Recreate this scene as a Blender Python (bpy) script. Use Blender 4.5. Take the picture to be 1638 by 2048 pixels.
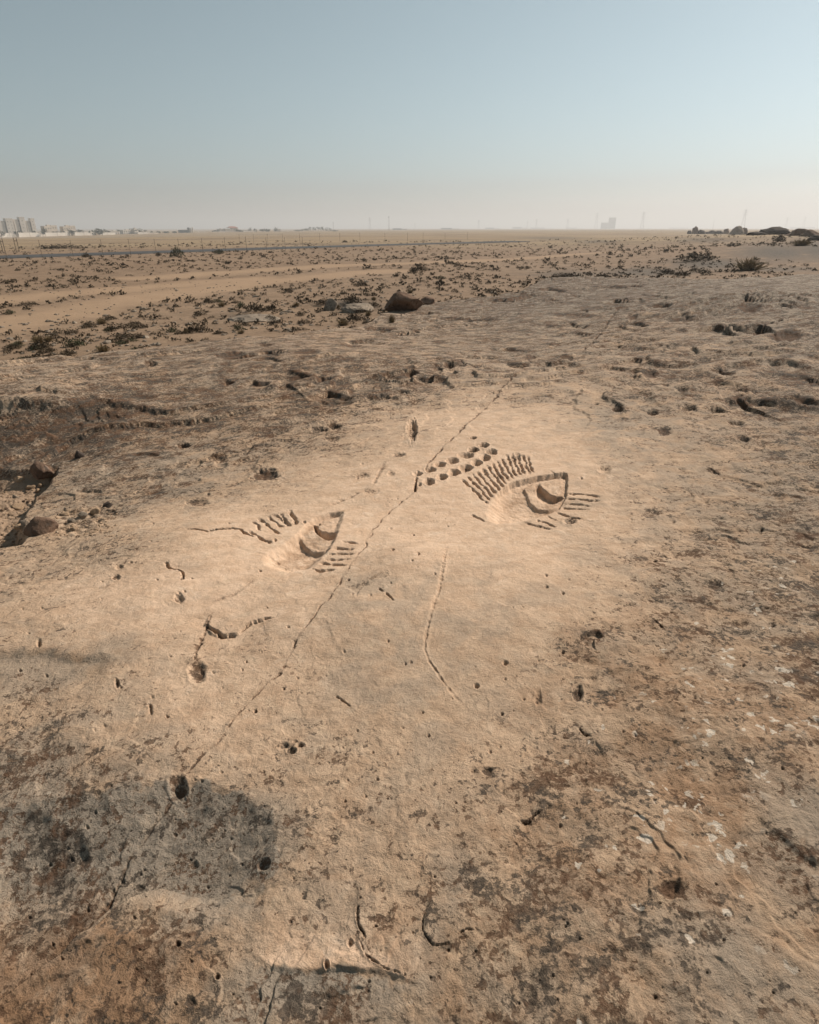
import bpy, math, random
import numpy as np
from mathutils import Vector, Euler

# ------------------------------------------------------------------ camera, sky, sun, exposure
for o in list(bpy.data.objects):
    bpy.data.objects.remove(o)
scene = bpy.context.scene
COL = scene.collection
EYE = 1.65
FPX = 18.0 / 24.0 * 1638.0
PITCH = math.atan(568.0 / FPX)
SP, CP = math.sin(PITCH), math.cos(PITCH)
camd = bpy.data.cameras.new("camera")
camd.sensor_fit = 'HORIZONTAL'
camd.sensor_width = 24.0
camd.lens = 18.0
camd.clip_start = 0.05
camd.clip_end = 60000.0
camd.dof.use_dof = True
camd.dof.focus_distance = 4.0
camd.dof.aperture_fstop = 5.6
cam = bpy.data.objects.new("camera", camd)
cam.location = (0, 0, EYE)
cam.rotation_euler = (math.pi / 2 - PITCH, 0, 0)
COL.objects.link(cam)
scene.camera = cam

SUN_EL, SUN_AZ = math.radians(39.0), math.radians(51.0)      # azimuth clockwise from +Y (towards +X)
world = bpy.data.worlds.new("World")
scene.world = world
world.use_nodes = True
wn, wl = world.node_tree.nodes, world.node_tree.links
wn.clear()
sky = wn.new("ShaderNodeTexSky")
sky.sky_type = 'NISHITA'
sky.sun_disc = False
sky.sun_elevation = SUN_EL
sky.sun_rotation = SUN_AZ
sky.altitude = 0.0
sky.air_density = 1.0
sky.dust_density = 0.7
sky.ozone_density = 5.0
bg = wn.new("ShaderNodeBackground")
bg.inputs["Strength"].default_value = 0.067
wo = wn.new("ShaderNodeOutputWorld")
hsv = wn.new("ShaderNodeHueSaturation")          # a pale, dusty sky: same sky everywhere, less saturated
hsv.inputs["Saturation"].default_value = 0.46
hsv.inputs["Hue"].default_value = 0.455
hsv.inputs["Value"].default_value = 0.75
skg = wn.new("ShaderNodeGamma"); skg.inputs["Gamma"].default_value = 1.2
wl.new(sky.outputs[0], hsv.inputs["Color"])
wl.new(hsv.outputs[0], skg.inputs[0])
wl.new(skg.outputs[0], bg.inputs[0])
wl.new(bg.outputs[0], wo.inputs[0])

sund = bpy.data.lights.new("sun", 'SUN')
sund.energy = 5.0
sund.angle = math.radians(0.7)
sund.color = (1.0, 0.885, 0.77)
sun = bpy.data.objects.new("sun", sund)
sdir = Vector((math.sin(SUN_AZ) * math.cos(SUN_EL), math.cos(SUN_AZ) * math.cos(SUN_EL), math.sin(SUN_EL)))
sun.rotation_euler = sdir.to_track_quat('Z', 'Y').to_euler()
sun.location = sdir * 50
COL.objects.link(sun)
scene.view_settings.view_transform = 'Standard'
scene.view_settings.look = 'None'
scene.view_settings.exposure = 0.23
scene.view_settings.gamma = 1.0
scene.view_settings.use_curve_mapping = False
scene.cycles.volume_bounces = 0
scene.cycles.max_bounces = 6

random.seed(7)
rng = np.random.default_rng(7)

# ------------------------------------------------------------------ numpy helpers
def _hash(ix, iy, seed):
    h = (ix.astype(np.uint32) * np.uint32(374761393) + iy.astype(np.uint32) * np.uint32(668265263)
         + np.uint32((seed * 2246822519 + 3266489917) & 0xffffffff))
    h ^= h >> np.uint32(13)
    h *= np.uint32(1274126177)
    h ^= h >> np.uint32(16)
    return h

_GA = np.linspace(0, 2 * np.pi, 256, endpoint=False)
_GX, _GY = np.cos(_GA), np.sin(_GA)

def noise(x, y, seed=0):
    """gradient noise, about -0.7..0.7"""
    fx, fy = np.floor(x), np.floor(y)
    ix, iy = fx.astype(np.int64), fy.astype(np.int64)
    dx, dy = x - fx, y - fy
    u = dx * dx * dx * (dx * (dx * 6 - 15) + 10)
    v = dy * dy * dy * (dy * (dy * 6 - 15) + 10)
    def g(ox, oy):
        k = _hash(ix + ox, iy + oy, seed) & np.uint32(255)
        return _GX[k] * (dx - ox) + _GY[k] * (dy - oy)
    a = g(0, 0); b = g(1, 0); c = g(0, 1); d = g(1, 1)
    return (a + (b - a) * u) + ((c + (d - c) * u) - (a + (b - a) * u)) * v

def sstep(a, b, x):
    t = np.clip((x - a) / (b - a), 0, 1)
    return t * t * (3 - 2 * t)

class TPS:
    def __init__(s, P, V, smooth=1e-4):
        s.P = np.asarray(P, float); V = np.asarray(V, float); n = len(V)
        K = s._k(np.linalg.norm(s.P[:, None] - s.P[None], axis=2)) + np.eye(n) * smooth
        Q = np.hstack([np.ones((n, 1)), s.P])
        A = np.zeros((n + 3, n + 3)); A[:n, :n] = K; A[:n, n:] = Q; A[n:, :n] = Q.T
        s.w = np.linalg.solve(A, np.concatenate([V, np.zeros(3)]))
    @staticmethod
    def _k(r):
        return np.where(r > 1e-9, r * r * np.log(r + 1e-12), 0)
    def __call__(s, a, b):
        a = np.asarray(a, float); b = np.asarray(b, float)
        out = s.w[-3] + s.w[-2] * a + s.w[-1] * b
        for (p, q), w in zip(s.P, s.w):
            out = out + w * s._k(np.hypot(a - p, b - q))
        return out

def ray(px, py):
    fx, fy = (px - 819.0) / FPX, (py - 1024.0) / FPX
    return fx, CP - fy * SP, -SP - fy * CP

def at_z(px, py, z=0.0):
    """the point of the ground at height z that the photograph shows at (px, py)"""
    rx, ry, rz = ray(px, py)
    t = (z - EYE) / rz
    return rx * t, ry * t

def poly_sd(x, y, poly):
    """signed distance to a closed polygon, negative inside"""
    P = np.asarray(poly); n = len(P)
    d = np.full(x.shape, 1e18); ins = np.zeros(x.shape, bool)
    for i in range(n):
        ax, ay = P[i]; bx, by = P[(i + 1) % n]
        ex, ey = bx - ax, by - ay
        t = np.clip(((x - ax) * ex + (y - ay) * ey) / (ex * ex + ey * ey + 1e-18), 0, 1)
        d = np.minimum(d, (x - ax - ex * t) ** 2 + (y - ay - ey * t) ** 2)
        c = (ay > y) != (by > y)
        ins ^= c & (x < ex * (y - ay) / (by - ay + 1e-18) + ax)
    d = np.sqrt(d)
    return np.where(ins, -d, d)

def line_sd(x, y, pts):
    """distance to a polyline, parameter 0..1 along it, side (+1 = right of travel)"""
    P = np.asarray(pts); L = np.hypot(*(P[1:] - P[:-1]).T); S = np.concatenate([[0], np.cumsum(L)])
    d = np.full(x.shape, 1e18); tt = np.zeros(x.shape); sd = np.ones(x.shape)
    for i in range(len(P) - 1):
        ax, ay = P[i]; ex, ey = P[i + 1] - P[i]
        t = np.clip(((x - ax) * ex + (y - ay) * ey) / (ex * ex + ey * ey + 1e-18), 0, 1)
        q = (x - ax - ex * t) ** 2 + (y - ay - ey * t) ** 2
        m = q < d
        d = np.where(m, q, d); tt = np.where(m, (S[i] + t * L[i]) / S[-1], tt)
        sd = np.where(m, np.where(ex * (y - ay) - ey * (x - ax) < 0, 1.0, -1.0), sd)
    return np.sqrt(d), tt, sd

def link(name, me, mat=None, parent=None):
    o = bpy.data.objects.new(name, me)
    COL.objects.link(o)
    if mat is not None and len(me.materials) == 0:
        me.materials.append(mat)
    if parent is not None:
        o.parent = parent
    return o

def tag(o, label=None, cat=None, group=None, kind=None):
    if label: o["label"] = label
    if cat: o["category"] = cat
    if group: o["group"] = group
    if kind: o["kind"] = kind
    return o

def np_mesh(name, V, F, smooth=True):
    """V (n,3), F (m,k) faces all of k corners"""
    V = np.asarray(V, np.float32); F = np.asarray(F, np.int32)
    me = bpy.data.meshes.new(name)
    me.vertices.add(len(V)); me.vertices.foreach_set("co", V.ravel())
    k = F.shape[1]
    me.loops.add(F.size); me.loops.foreach_set("vertex_index", F.ravel())
    me.polygons.add(len(F))
    me.polygons.foreach_set("loop_start", np.arange(0, F.size, k, dtype=np.int32))
    me.polygons.foreach_set("use_smooth", np.full(len(F), bool(smooth)))
    me.update(calc_edges=True)
    return me

def set_attr(me, name, A):
    at = me.attributes.new(name, 'FLOAT_COLOR', 'POINT')
    at.data.foreach_set("color", np.ascontiguousarray(A, np.float32).ravel())

# ------------------------------------------------------------------ materials
class NT:
    def __init__(s, name, rough=0.95, spec=0.15):
        s.m = bpy.data.materials.new(name); s.m.use_nodes = True
        s.n, s.l = s.m.node_tree.nodes, s.m.node_tree.links
        s.bsdf = s.n["Principled BSDF"]
        s.bsdf.inputs["Roughness"].default_value = rough
        s.bsdf.inputs["Specular IOR Level"].default_value = spec
    def _in(s, sock, v):
        if v is None: return
        if isinstance(v, bpy.types.NodeSocket): s.l.new(v, sock)
        elif hasattr(sock.default_value, "__len__"):
            v = tuple(v)
            sock.default_value = v + (1.0,) * (len(sock.default_value) - len(v)) if len(v) < len(sock.default_value) else v
        else: sock.default_value = v
    def math(s, op, a, b=None, c=None, clamp=False):
        n = s.n.new("ShaderNodeMath"); n.operation = op; n.use_clamp = clamp
        s._in(n.inputs[0], a); s._in(n.inputs[1], b); s._in(n.inputs[2], c)
        return n.outputs[0]
    def step(s, x, a, b, lo=0.0, hi=1.0):
        n = s.n.new("ShaderNodeMapRange"); n.interpolation_type = 'SMOOTHSTEP'
        s._in(n.inputs[0], x); s._in(n.inputs[1], a); s._in(n.inputs[2], b); s._in(n.inputs[3], lo); s._in(n.inputs[4], hi)
        return n.outputs[0]
    def mix(s, f, a, b, blend='MIX'):
        n = s.n.new("ShaderNodeMix"); n.data_type = 'RGBA'; n.blend_type = blend; n.clamp_factor = True
        s._in(n.inputs[0], f); s._in(n.inputs[6], a); s._in(n.inputs[7], b)
        return n.outputs[2]
    def noise(s, co, scale, detail=4, rough=0.55, dist=0.0, color=False):
        n = s.n.new("ShaderNodeTexNoise"); n.noise_dimensions = '3D'
        s._in(n.inputs["Vector"], co); n.inputs["Scale"].default_value = scale; n.inputs["Detail"].default_value = detail
        n.inputs["Roughness"].default_value = rough; n.inputs["Distortion"].default_value = dist
        return n.outputs["Color" if color else "Fac"]
    def voro(s, co, scale, feature='F1', rnd=1.0):
        n = s.n.new("ShaderNodeTexVoronoi"); n.feature = feature
        s._in(n.inputs["Vector"], co); n.inputs["Scale"].default_value = scale; n.inputs["Randomness"].default_value = rnd
        return n
    def pos(s): return s.n.new("ShaderNodeNewGeometry").outputs["Position"]
    def obj(s): return s.n.new("ShaderNodeTexCoord").outputs["Object"]
    def mapping(s, co, rot=(0, 0, 0), scale=(1, 1, 1)):
        n = s.n.new("ShaderNodeMapping"); s._in(n.inputs[0], co)
        n.inputs["Rotation"].default_value = rot; n.inputs["Scale"].default_value = scale
        return n.outputs[0]
    def attr(s, name):
        n = s.n.new("ShaderNodeAttribute"); n.attribute_name = name
        sp = s.n.new("ShaderNodeSeparateColor"); s.l.new(n.outputs["Color"], sp.inputs[0])
        return sp.outputs[0], sp.outputs[1], sp.outputs[2], n.outputs["Alpha"]
    def bump(s, h, strength, dist):
        n = s.n.new("ShaderNodeBump"); n.inputs["Strength"].default_value = strength; n.inputs["Distance"].default_value = dist
        s._in(n.inputs["Height"], h); s.l.new(n.outputs[0], s.bsdf.inputs["Normal"])
    def out(s, col):
        s._in(s.bsdf.inputs["Base Color"], col); return s.m

def rock_material():
    k = NT("limestone")
    P = k.pos()
    D, G, O, W = k.attr("mask")
    Fr, Sd, Rg, Dt = k.attr("mask2")
    strk = k.mapping(P, rot=(0, 0, math.radians(-32)), scale=(1.0, 1.5, 1.0))
    nL = k.noise(P, 2.2, 5, 0.6)
    nM = k.noise(strk, 9.0, 6, 0.62, 0.3)
    nS = k.noise(P, 55.0, 6, 0.65)
    nXS = k.noise(P, 210.0, 3, 0.6)
    # base limestone: warm tan, pinkish where freshly polished, grey where varnished and where slope shade is painted in
    tan = k.mix(k.step(nM, .35, .68), (.335, .234, .152), (.43, .308, .205))
    fresh = k.mix(k.step(nM, .33, .65), (.575, .403, .275), (.655, .480, .342))
    c = k.mix(Fr, tan, fresh)
    ochn = k.step(k.math('ADD', k.noise(P, 7.0, 6, .6, .4), k.math('MULTIPLY', O, .26)), .56, .72)
    c = k.mix(k.math('MULTIPLY', ochn, k.math('MULTIPLY_ADD', O, .75, .12)), c, (.25, .143, .078))
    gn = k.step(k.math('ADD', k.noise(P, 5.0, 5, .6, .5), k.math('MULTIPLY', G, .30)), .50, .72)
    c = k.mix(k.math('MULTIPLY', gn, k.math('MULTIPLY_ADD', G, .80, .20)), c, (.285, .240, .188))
    # grain
    gr0 = k.math('MULTIPLY_ADD', Fr, -.5, 1.0)
    c = k.mix(k.step(nXS, .3, .7, 0.0, .34), c, k.mix(.5, c, (.16, .11, .07)))
    c = k.mix(k.math('MULTIPLY', k.step(nS, .52, .72, 0.0, .40), gr0), c, (.24, .158, .095))
    # pale dust patches
    c = k.mix(k.math('MULTIPLY', k.step(k.noise(P, 14.0, 5, .65), .55, .68), .35), c, (.50, .385, .27))
    # lichen and desert varnish: fine speckle in clusters near the carvings, larger crusts on the far swells
    sep = k.n.new("ShaderNodeSeparateXYZ"); k.l.new(P, sep.inputs[0])
    far = k.step(sep.outputs[1], 2.6, 6.5)
    cl = k.noise(strk, 3.4, 6, .62, .3)
    cl2 = k.noise(P, 13.0, 4, .6)
    sp1 = k.noise(P, 44.0, 5, .62, .25)
    sp1b = k.noise(P, 110.0, 3, .6)
    sp2 = k.noise(strk, 7.0, 9, .76, .4)
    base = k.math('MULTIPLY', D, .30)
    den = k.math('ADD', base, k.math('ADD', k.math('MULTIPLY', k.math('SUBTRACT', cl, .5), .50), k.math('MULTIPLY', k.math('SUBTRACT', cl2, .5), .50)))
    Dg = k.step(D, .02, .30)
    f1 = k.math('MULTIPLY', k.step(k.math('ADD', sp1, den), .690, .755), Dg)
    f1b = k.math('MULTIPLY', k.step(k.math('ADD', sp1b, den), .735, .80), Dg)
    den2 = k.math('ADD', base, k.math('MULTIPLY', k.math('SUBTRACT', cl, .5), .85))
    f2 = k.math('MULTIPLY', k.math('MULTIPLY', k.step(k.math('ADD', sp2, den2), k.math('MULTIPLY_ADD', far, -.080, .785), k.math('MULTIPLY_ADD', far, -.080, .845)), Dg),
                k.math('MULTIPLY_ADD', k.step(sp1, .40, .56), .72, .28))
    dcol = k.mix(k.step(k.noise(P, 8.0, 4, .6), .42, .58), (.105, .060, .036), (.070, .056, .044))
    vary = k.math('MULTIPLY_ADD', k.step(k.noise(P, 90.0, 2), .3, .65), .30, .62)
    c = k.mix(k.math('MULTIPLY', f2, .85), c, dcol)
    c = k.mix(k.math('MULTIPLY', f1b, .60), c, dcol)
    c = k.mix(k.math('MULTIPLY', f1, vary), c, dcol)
    # sparse specks, scuffs and small rusty scars also on the clean stone
    tiny = k.math('MULTIPLY', k.step(k.noise(P, 75.0, 4, .65), .635, .69), k.step(cl2, .40, .60))
    c = k.mix(k.math('MULTIPLY', tiny, .62), c, (.17, .105, .065))
    scar = k.math('MULTIPLY', k.step(k.noise(strk, 15.0, 7, .72, .5), .60, .66), k.step(cl, .42, .60))
    c = k.mix(k.math('MULTIPLY', scar, .42), c, (.30, .188, .112))
    chalk = k.math('MULTIPLY', k.step(k.noise(P, 8.5, 8, .72, .6), .57, .63), Fr)
    c = k.mix(k.math('MULTIPLY', chalk, .45), c, (.66, .52, .39))
    # brown dirt settled in cracks; same brown inside pits and cup marks
    c = k.mix(k.math('MULTIPLY', Dt, k.step(k.math('ADD', sp1b, k.math('MULTIPLY', Dt, .25)), .46, .62)), c, (.13, .080, .050))
    # white lichen spots, only in some cells
    v = k.voro(k.mix(.06, P, k.noise(P, 30.0, 2, color=True)), 34.0)
    vs = k.n.new("ShaderNodeSeparateColor"); k.l.new(v.outputs["Color"], vs.inputs[0])
    pick = k.math('MULTIPLY', k.step(vs.outputs[0], k.math('SUBTRACT', 1.02, k.math('MULTIPLY', W, .70)), k.math('SUBTRACT', 1.08, k.math('MULTIPLY', W, .70))), k.step(k.noise(P, 6.0, 2), .40, .52))
    rad = k.math('MULTIPLY_ADD', vs.outputs[1], .30, .22)
    spot = k.step(k.math('SUBTRACT', v.outputs["Distance"], rad), -.04, .04, 1.0, 0.0)
    c = k.mix(k.math('MULTIPLY', k.math('MULTIPLY', spot, pick), .85), c, (.56, .49, .40))
    # tiny solution holes
    h = k.voro(P, 17.0)
    hs = k.n.new("ShaderNodeSeparateColor"); k.l.new(h.outputs["Color"], hs.inputs[0])
    hole = k.math('MULTIPLY', k.step(hs.outputs[2], .80, .82), k.step(k.math('SUBTRACT', h.outputs["Distance"], k.math('MULTIPLY', hs.outputs[0], .085)), -.012, .012, 1.0, 0.0))
    c = k.mix(k.math('MULTIPLY', hole, .8), c, (.07, .042, .026))
    # loose sand in the pocket
    sandc = k.mix(k.noise(P, 30.0, 6, .7), (.25, .175, .118), (.40, .288, .198))
    c = k.mix(Sd, c, sandc)
    gr = k.math('MULTIPLY_ADD', Fr, -.62, 1.0)
    hgt = k.math('MULTIPLY', k.math('ADD', k.math('MULTIPLY', nS, .34), k.math('MULTIPLY', nXS, .18)), gr)
    hgt = k.math('ADD', hgt, k.math('MULTIPLY', k.noise(P, 20.0, 8, .7, .4), k.math('MULTIPLY_ADD', Rg, 1.0, .22)))
    hgt = k.math('SUBTRACT', hgt, k.math('MULTIPLY', hole, 1.2))
    hgt = k.math('SUBTRACT', hgt, k.math('MULTIPLY', f1, .14))
    k.bump(hgt, .8, .020)
    return k.out(c)

def plain_material():
    k = NT("desert_sand")
    P = k.pos()
    R, T, Y, Dk = k.attr("mask")          # rocky, track, dry grass, dark gravel
    n1 = k.noise(P, .06, 5, .55); n2 = k.noise(P, .7, 5, .6); n3 = k.noise(P, 7.5, 7, .72)
    c = k.mix(k.step(n2, .35, .65), (.205, .142, .092), (.270, .190, .124))
    c = k.mix(k.step(n1, .4, .62, 0, .5), c, (.200, .132, .082))
    c = k.mix(k.math('MULTIPLY', k.step(k.noise(P, 1.6, 6, .7), .52, .62), .45), c, (.21, .145, .095))
    c = k.mix(k.math('MULTIPLY', k.step(n3, .53, .60), k.math('MULTIPLY_ADD', Dk, .5, .45)), c, (.13, .085, .058))
    gy = k.step(k.math('ADD', k.noise(P, .22, 6, .7), k.math('MULTIPLY', Y, .22)), .52, .68)
    c = k.mix(k.math('MULTIPLY', gy, k.math('MULTIPLY', Y, .75)), c, (.30, .225, .135))
    tuft = k.step(k.noise(P, .9, 5, .75), .54, .60)
    c = k.mix(k.math('MULTIPLY', tuft, k.math('MULTIPLY', Dk, .55)), c, (.105, .078, .05))
    c = k.mix(k.math('MULTIPLY', T, .8), c, k.mix(n2, (.30, .205, .128), (.345, .240, .155)))
    rk = k.mix(k.step(n3, .4, .62), (.128, .106, .083), (.062, .051, .040))
    c = k.mix(k.math('MULTIPLY', R, k.step(k.math('ADD', k.noise(P, .5, 6, .66), k.math('MULTIPLY', R, .25)), .50, .60)), c, rk)
    st = k.step(k.noise(k.mapping(P, scale=(.4, 1.0, 1.0)), .045, 7, .68), .46, .60)
    c = k.mix(k.math('MULTIPLY', st, k.math('MULTIPLY', Y, .62)), c, (.150, .108, .072))
    k.bump(k.math('ADD', k.math('MULTIPLY', n3, .6), n2), .6, .06)
    return k.out(c)

def simple_material(name, c1, c2, scale, rough=.9, detail=5, bump=0.0, dist=.01, spec=.15, coord='obj'):
    k = NT(name, rough, spec)
    P = k.obj() if coord == 'obj' else k.pos()
    n = k.noise(P, scale, detail, .62)
    if bump: k.bump(k.noise(P, scale * 2.2, 6, .65), bump, dist)
    return k.out(k.mix(k.step(n, .34, .66), c1, c2))

def stone_material(name, base, dark, lich=(.36, .32, .27), amount=.35):
    k = NT(name)
    info = k.n.new("ShaderNodeObjectInfo")
    vm = k.n.new("ShaderNodeVectorMath"); vm.operation = 'MULTIPLY_ADD'
    k.l.new(info.outputs["Random"], vm.inputs[0]); vm.inputs[1].default_value = (91, 37, 53); k.l.new(k.obj(), vm.inputs[2])
    P = vm.outputs[0]
    c = k.mix(k.step(k.noise(P, 3.0, 6, .62), .35, .66), base, tuple(b * .72 for b in base))
    c = k.mix(k.math('MULTIPLY', k.step(k.noise(P, 7.0, 8, .7, .4), .50, .60), .75), c, dark)
    c = k.mix(k.math('MULTIPLY', k.step(k.noise(P, 12.0, 4, .6), .58, .66), amount), c, lich)
    k.bump(k.noise(P, 14.0, 8, .7), .8, .03)
    return k.out(c)

M = {}
M['rock'] = rock_material()
M['plain'] = plain_material()
M['asphalt'] = simple_material("asphalt", (.050, .051, .053), (.075, .075, .075), 1.2, coord='pos')
M['stone_tan'] = stone_material("tan_stone", (.36, .255, .165), (.14, .095, .065))
M['stone_red'] = stone_material("brown_stone", (.20, .130, .090), (.085, .056, .04), amount=.2)
M['stone_grey'] = stone_material("grey_stone", (.29, .236, .180), (.10, .080, .062))
M['stone_dark'] = stone_material("dark_stone", (.075, .058, .048), (.035, .028, .024), lich=(.16, .13, .11), amount=.25)
M['shrub'] = simple_material("dry_shrub", (.046, .034, .021), (.085, .062, .037), 9.0, coord='pos')
M['shrub_green'] = simple_material("green_shrub", (.045, .050, .026), (.080, .078, .040), 9.0, coord='pos')
M['shrub_dry'] = simple_material("straw_shrub", (.16, .115, .06), (.235, .18, .10), 12.0, coord='pos')
M['twig'] = simple_material("twig", (.08, .058, .038), (.14, .10, .065), 20.0)
M['white'] = simple_material("white_render", (.62, .57, .50), (.72, .67, .60), .15)
M['cream'] = simple_material("cream_render", (.52, .45, .37), (.60, .53, .44), .15)
M['grey_wall'] = simple_material("grey_cladding", (.16, .19, .20), (.20, .235, .25), .1)
M['glass'] = simple_material("dark_window", (.05, .06, .065), (.08, .09, .095), .4, rough=.25, spec=.5)
M['redroof'] = simple_material("red_roof", (.22, .085, .06), (.28, .12, .085), .6)
M['tree'] = simple_material("tree_leaf", (.028, .040, .020), (.055, .068, .034), .9, coord='pos')
M['bark'] = simple_material("bark", (.10, .075, .055), (.15, .115, .085), 3.0)
M['steel'] = simple_material("galvanised_steel", (.20, .20, .20), (.28, .28, .28), 4.0, rough=.6)
M['post'] = simple_material("weathered_post", (.11, .09, .07), (.18, .15, .12), 9.0)

# ================================================================== ROCK OUTCROP
# height of the outcrop's broad form, from sight lines of the photograph
ROCK_CP = [
 (819,1024,0),(819,1400,.0),(819,1900,0),(819,2300,-.02),(0,2040,-.10),(1638,2040,.03),(0,1500,-.10),(1638,1500,.05),(0,1200,-.10),
 (1638,1100,.07),(300,1060,-.07),(0,890,-.36),(130,905,-.32),(250,870,-.24),(0,805,-.12),(120,802,-.11),(250,808,-.14),(380,860,-.20),(0,745,-.16),(-300,800,-.2),
 (300,710,-.12),(500,690,-.08),(700,672,-.08),(600,800,-.07),(450,930,-.12),(1000,700,.0),(1300,750,.09),(1638,800,.13),(1200,640,.05),
 (1638,650,.40),(1638,572,.56),(1400,585,.42),(1150,580,.12),(1000,625,-.02),(850,640,-.08),(2000,700,.3),(2200,1200,.1),(-500,1300,-.15),(1000,880,.02),(1250,960,.03)]
_rp, _rv = [], []
for px, py, z in ROCK_CP:
    x, y = at_z(px, py, z)
    _rp.append((x / (y + .8), math.log(y + .8))); _rv.append(z)
_rt = TPS(_rp, _rv, 2e-3)
def rock_base(x, y):
    yy = np.maximum(y, .35)
    return _rt(np.clip(x / (yy + .8), -.95, .95), np.log(np.clip(yy + .8, .9, 40)))

def on_rock(px, py):
    x, y = at_z(px, py, 0)
    for _ in range(6):
        z = float(rock_base(np.array(x), np.array(y)))
        x, y = at_z(px, py, z)
    return x, y, float(rock_base(np.array(x), np.array(y)))

def seq(a, b, s): return list(np.arange(a, b, s))
def geo(start, step, n, g):
    out, v = [], start
    for i in range(n):
        v += step; step *= g; out.append(v)
    return out
pxs = sorted([-v for v in geo(150, 3, 34, 1.16)] + seq(-150, 480, 2.05) + seq(480, 1210, 1.32) + seq(1210, 1790, 2.05) + geo(1790, 3, 34, 1.16))
pys = sorted(seq(488, 545, 2.4) + seq(545, 880, 1.55) + seq(880, 1165, 1.15) + seq(1165, 2060, 2.05) + geo(2060, 2.5, 60, 1.045))
pxs, pys = np.array(pxs), np.array(pys)
PX, PY = np.meshgrid(pxs, pys)
GX, GY = at_z(PX, PY, 0.0)
# continue the sheet behind the camera
back = np.concatenate([GY.min() - np.array([.08, .2, .4, .7, 1.2, 2, 3.2, 5])])
GXb = np.array([GX[-1] * (1 + .25 * (GY[-1, 0] - b)) for b in back]); GYb = np.repeat(back[:, None], GX.shape[1], 1)
GX = np.vstack([GX, GXb]); GY = np.vstack([GY, GYb])
PX = np.vstack([PX, np.repeat(PX[-1:], len(back), 0)]); PY = np.vstack([PY, np.repeat(PY[-1:], len(back), 0)])
NR, NC = GX.shape
# true pixel position of each vertex on the broad form (for the maps of stains)
Z0 = rock_base(GX, GY)
def to_px(x, y, z):
    dx, dy, dz = x, y, z - EYE
    f = dy * CP - dz * SP; u = dy * SP + dz * CP
    f = np.maximum(f, .05)
    return 819 + FPX * dx / f, 1024 - FPX * u / f
QX, QY = to_px(GX, GY, Z0)

# outline of the outcrop: beyond it the stone curves down into the sand
EDGE = [(-400,770),(-150,742),(0,727),(150,713),(300,693),(450,680),(560,673),(640,663),(700,657),(745,640),(765,624),(800,614),(850,606),(920,601),
        (985,596),(1040,586),(1080,563),(1150,551),(1280,553),(1400,561),(1500,555),(1638,549),(1900,545),(2300,560)]
eu, ey = [], []
for px, py in EDGE:
    x, y, z = on_rock(px, py); eu.append(x / y); ey.append(y)
U = GX / np.maximum(GY, .3)
Yb = np.interp(U, eu, ey) * (1 + .03 * noise(U * 9, U * 0 + 3.3, 5) + .02 * noise(U * 30, U * 0 + 1.3, 6))
over = np.maximum(GY - Yb, 0)
side_over = np.maximum(np.abs(U) - 1.1, 0) * np.maximum(GY, .3)
Z = Z0.copy()
Z -= np.minimum(.55 * over ** 2 / (over + 1.2), 3.2) + np.minimum(.3 * side_over ** 2 / (side_over + 2), 1.6)
Z = np.maximum(Z, -2.9)

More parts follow.
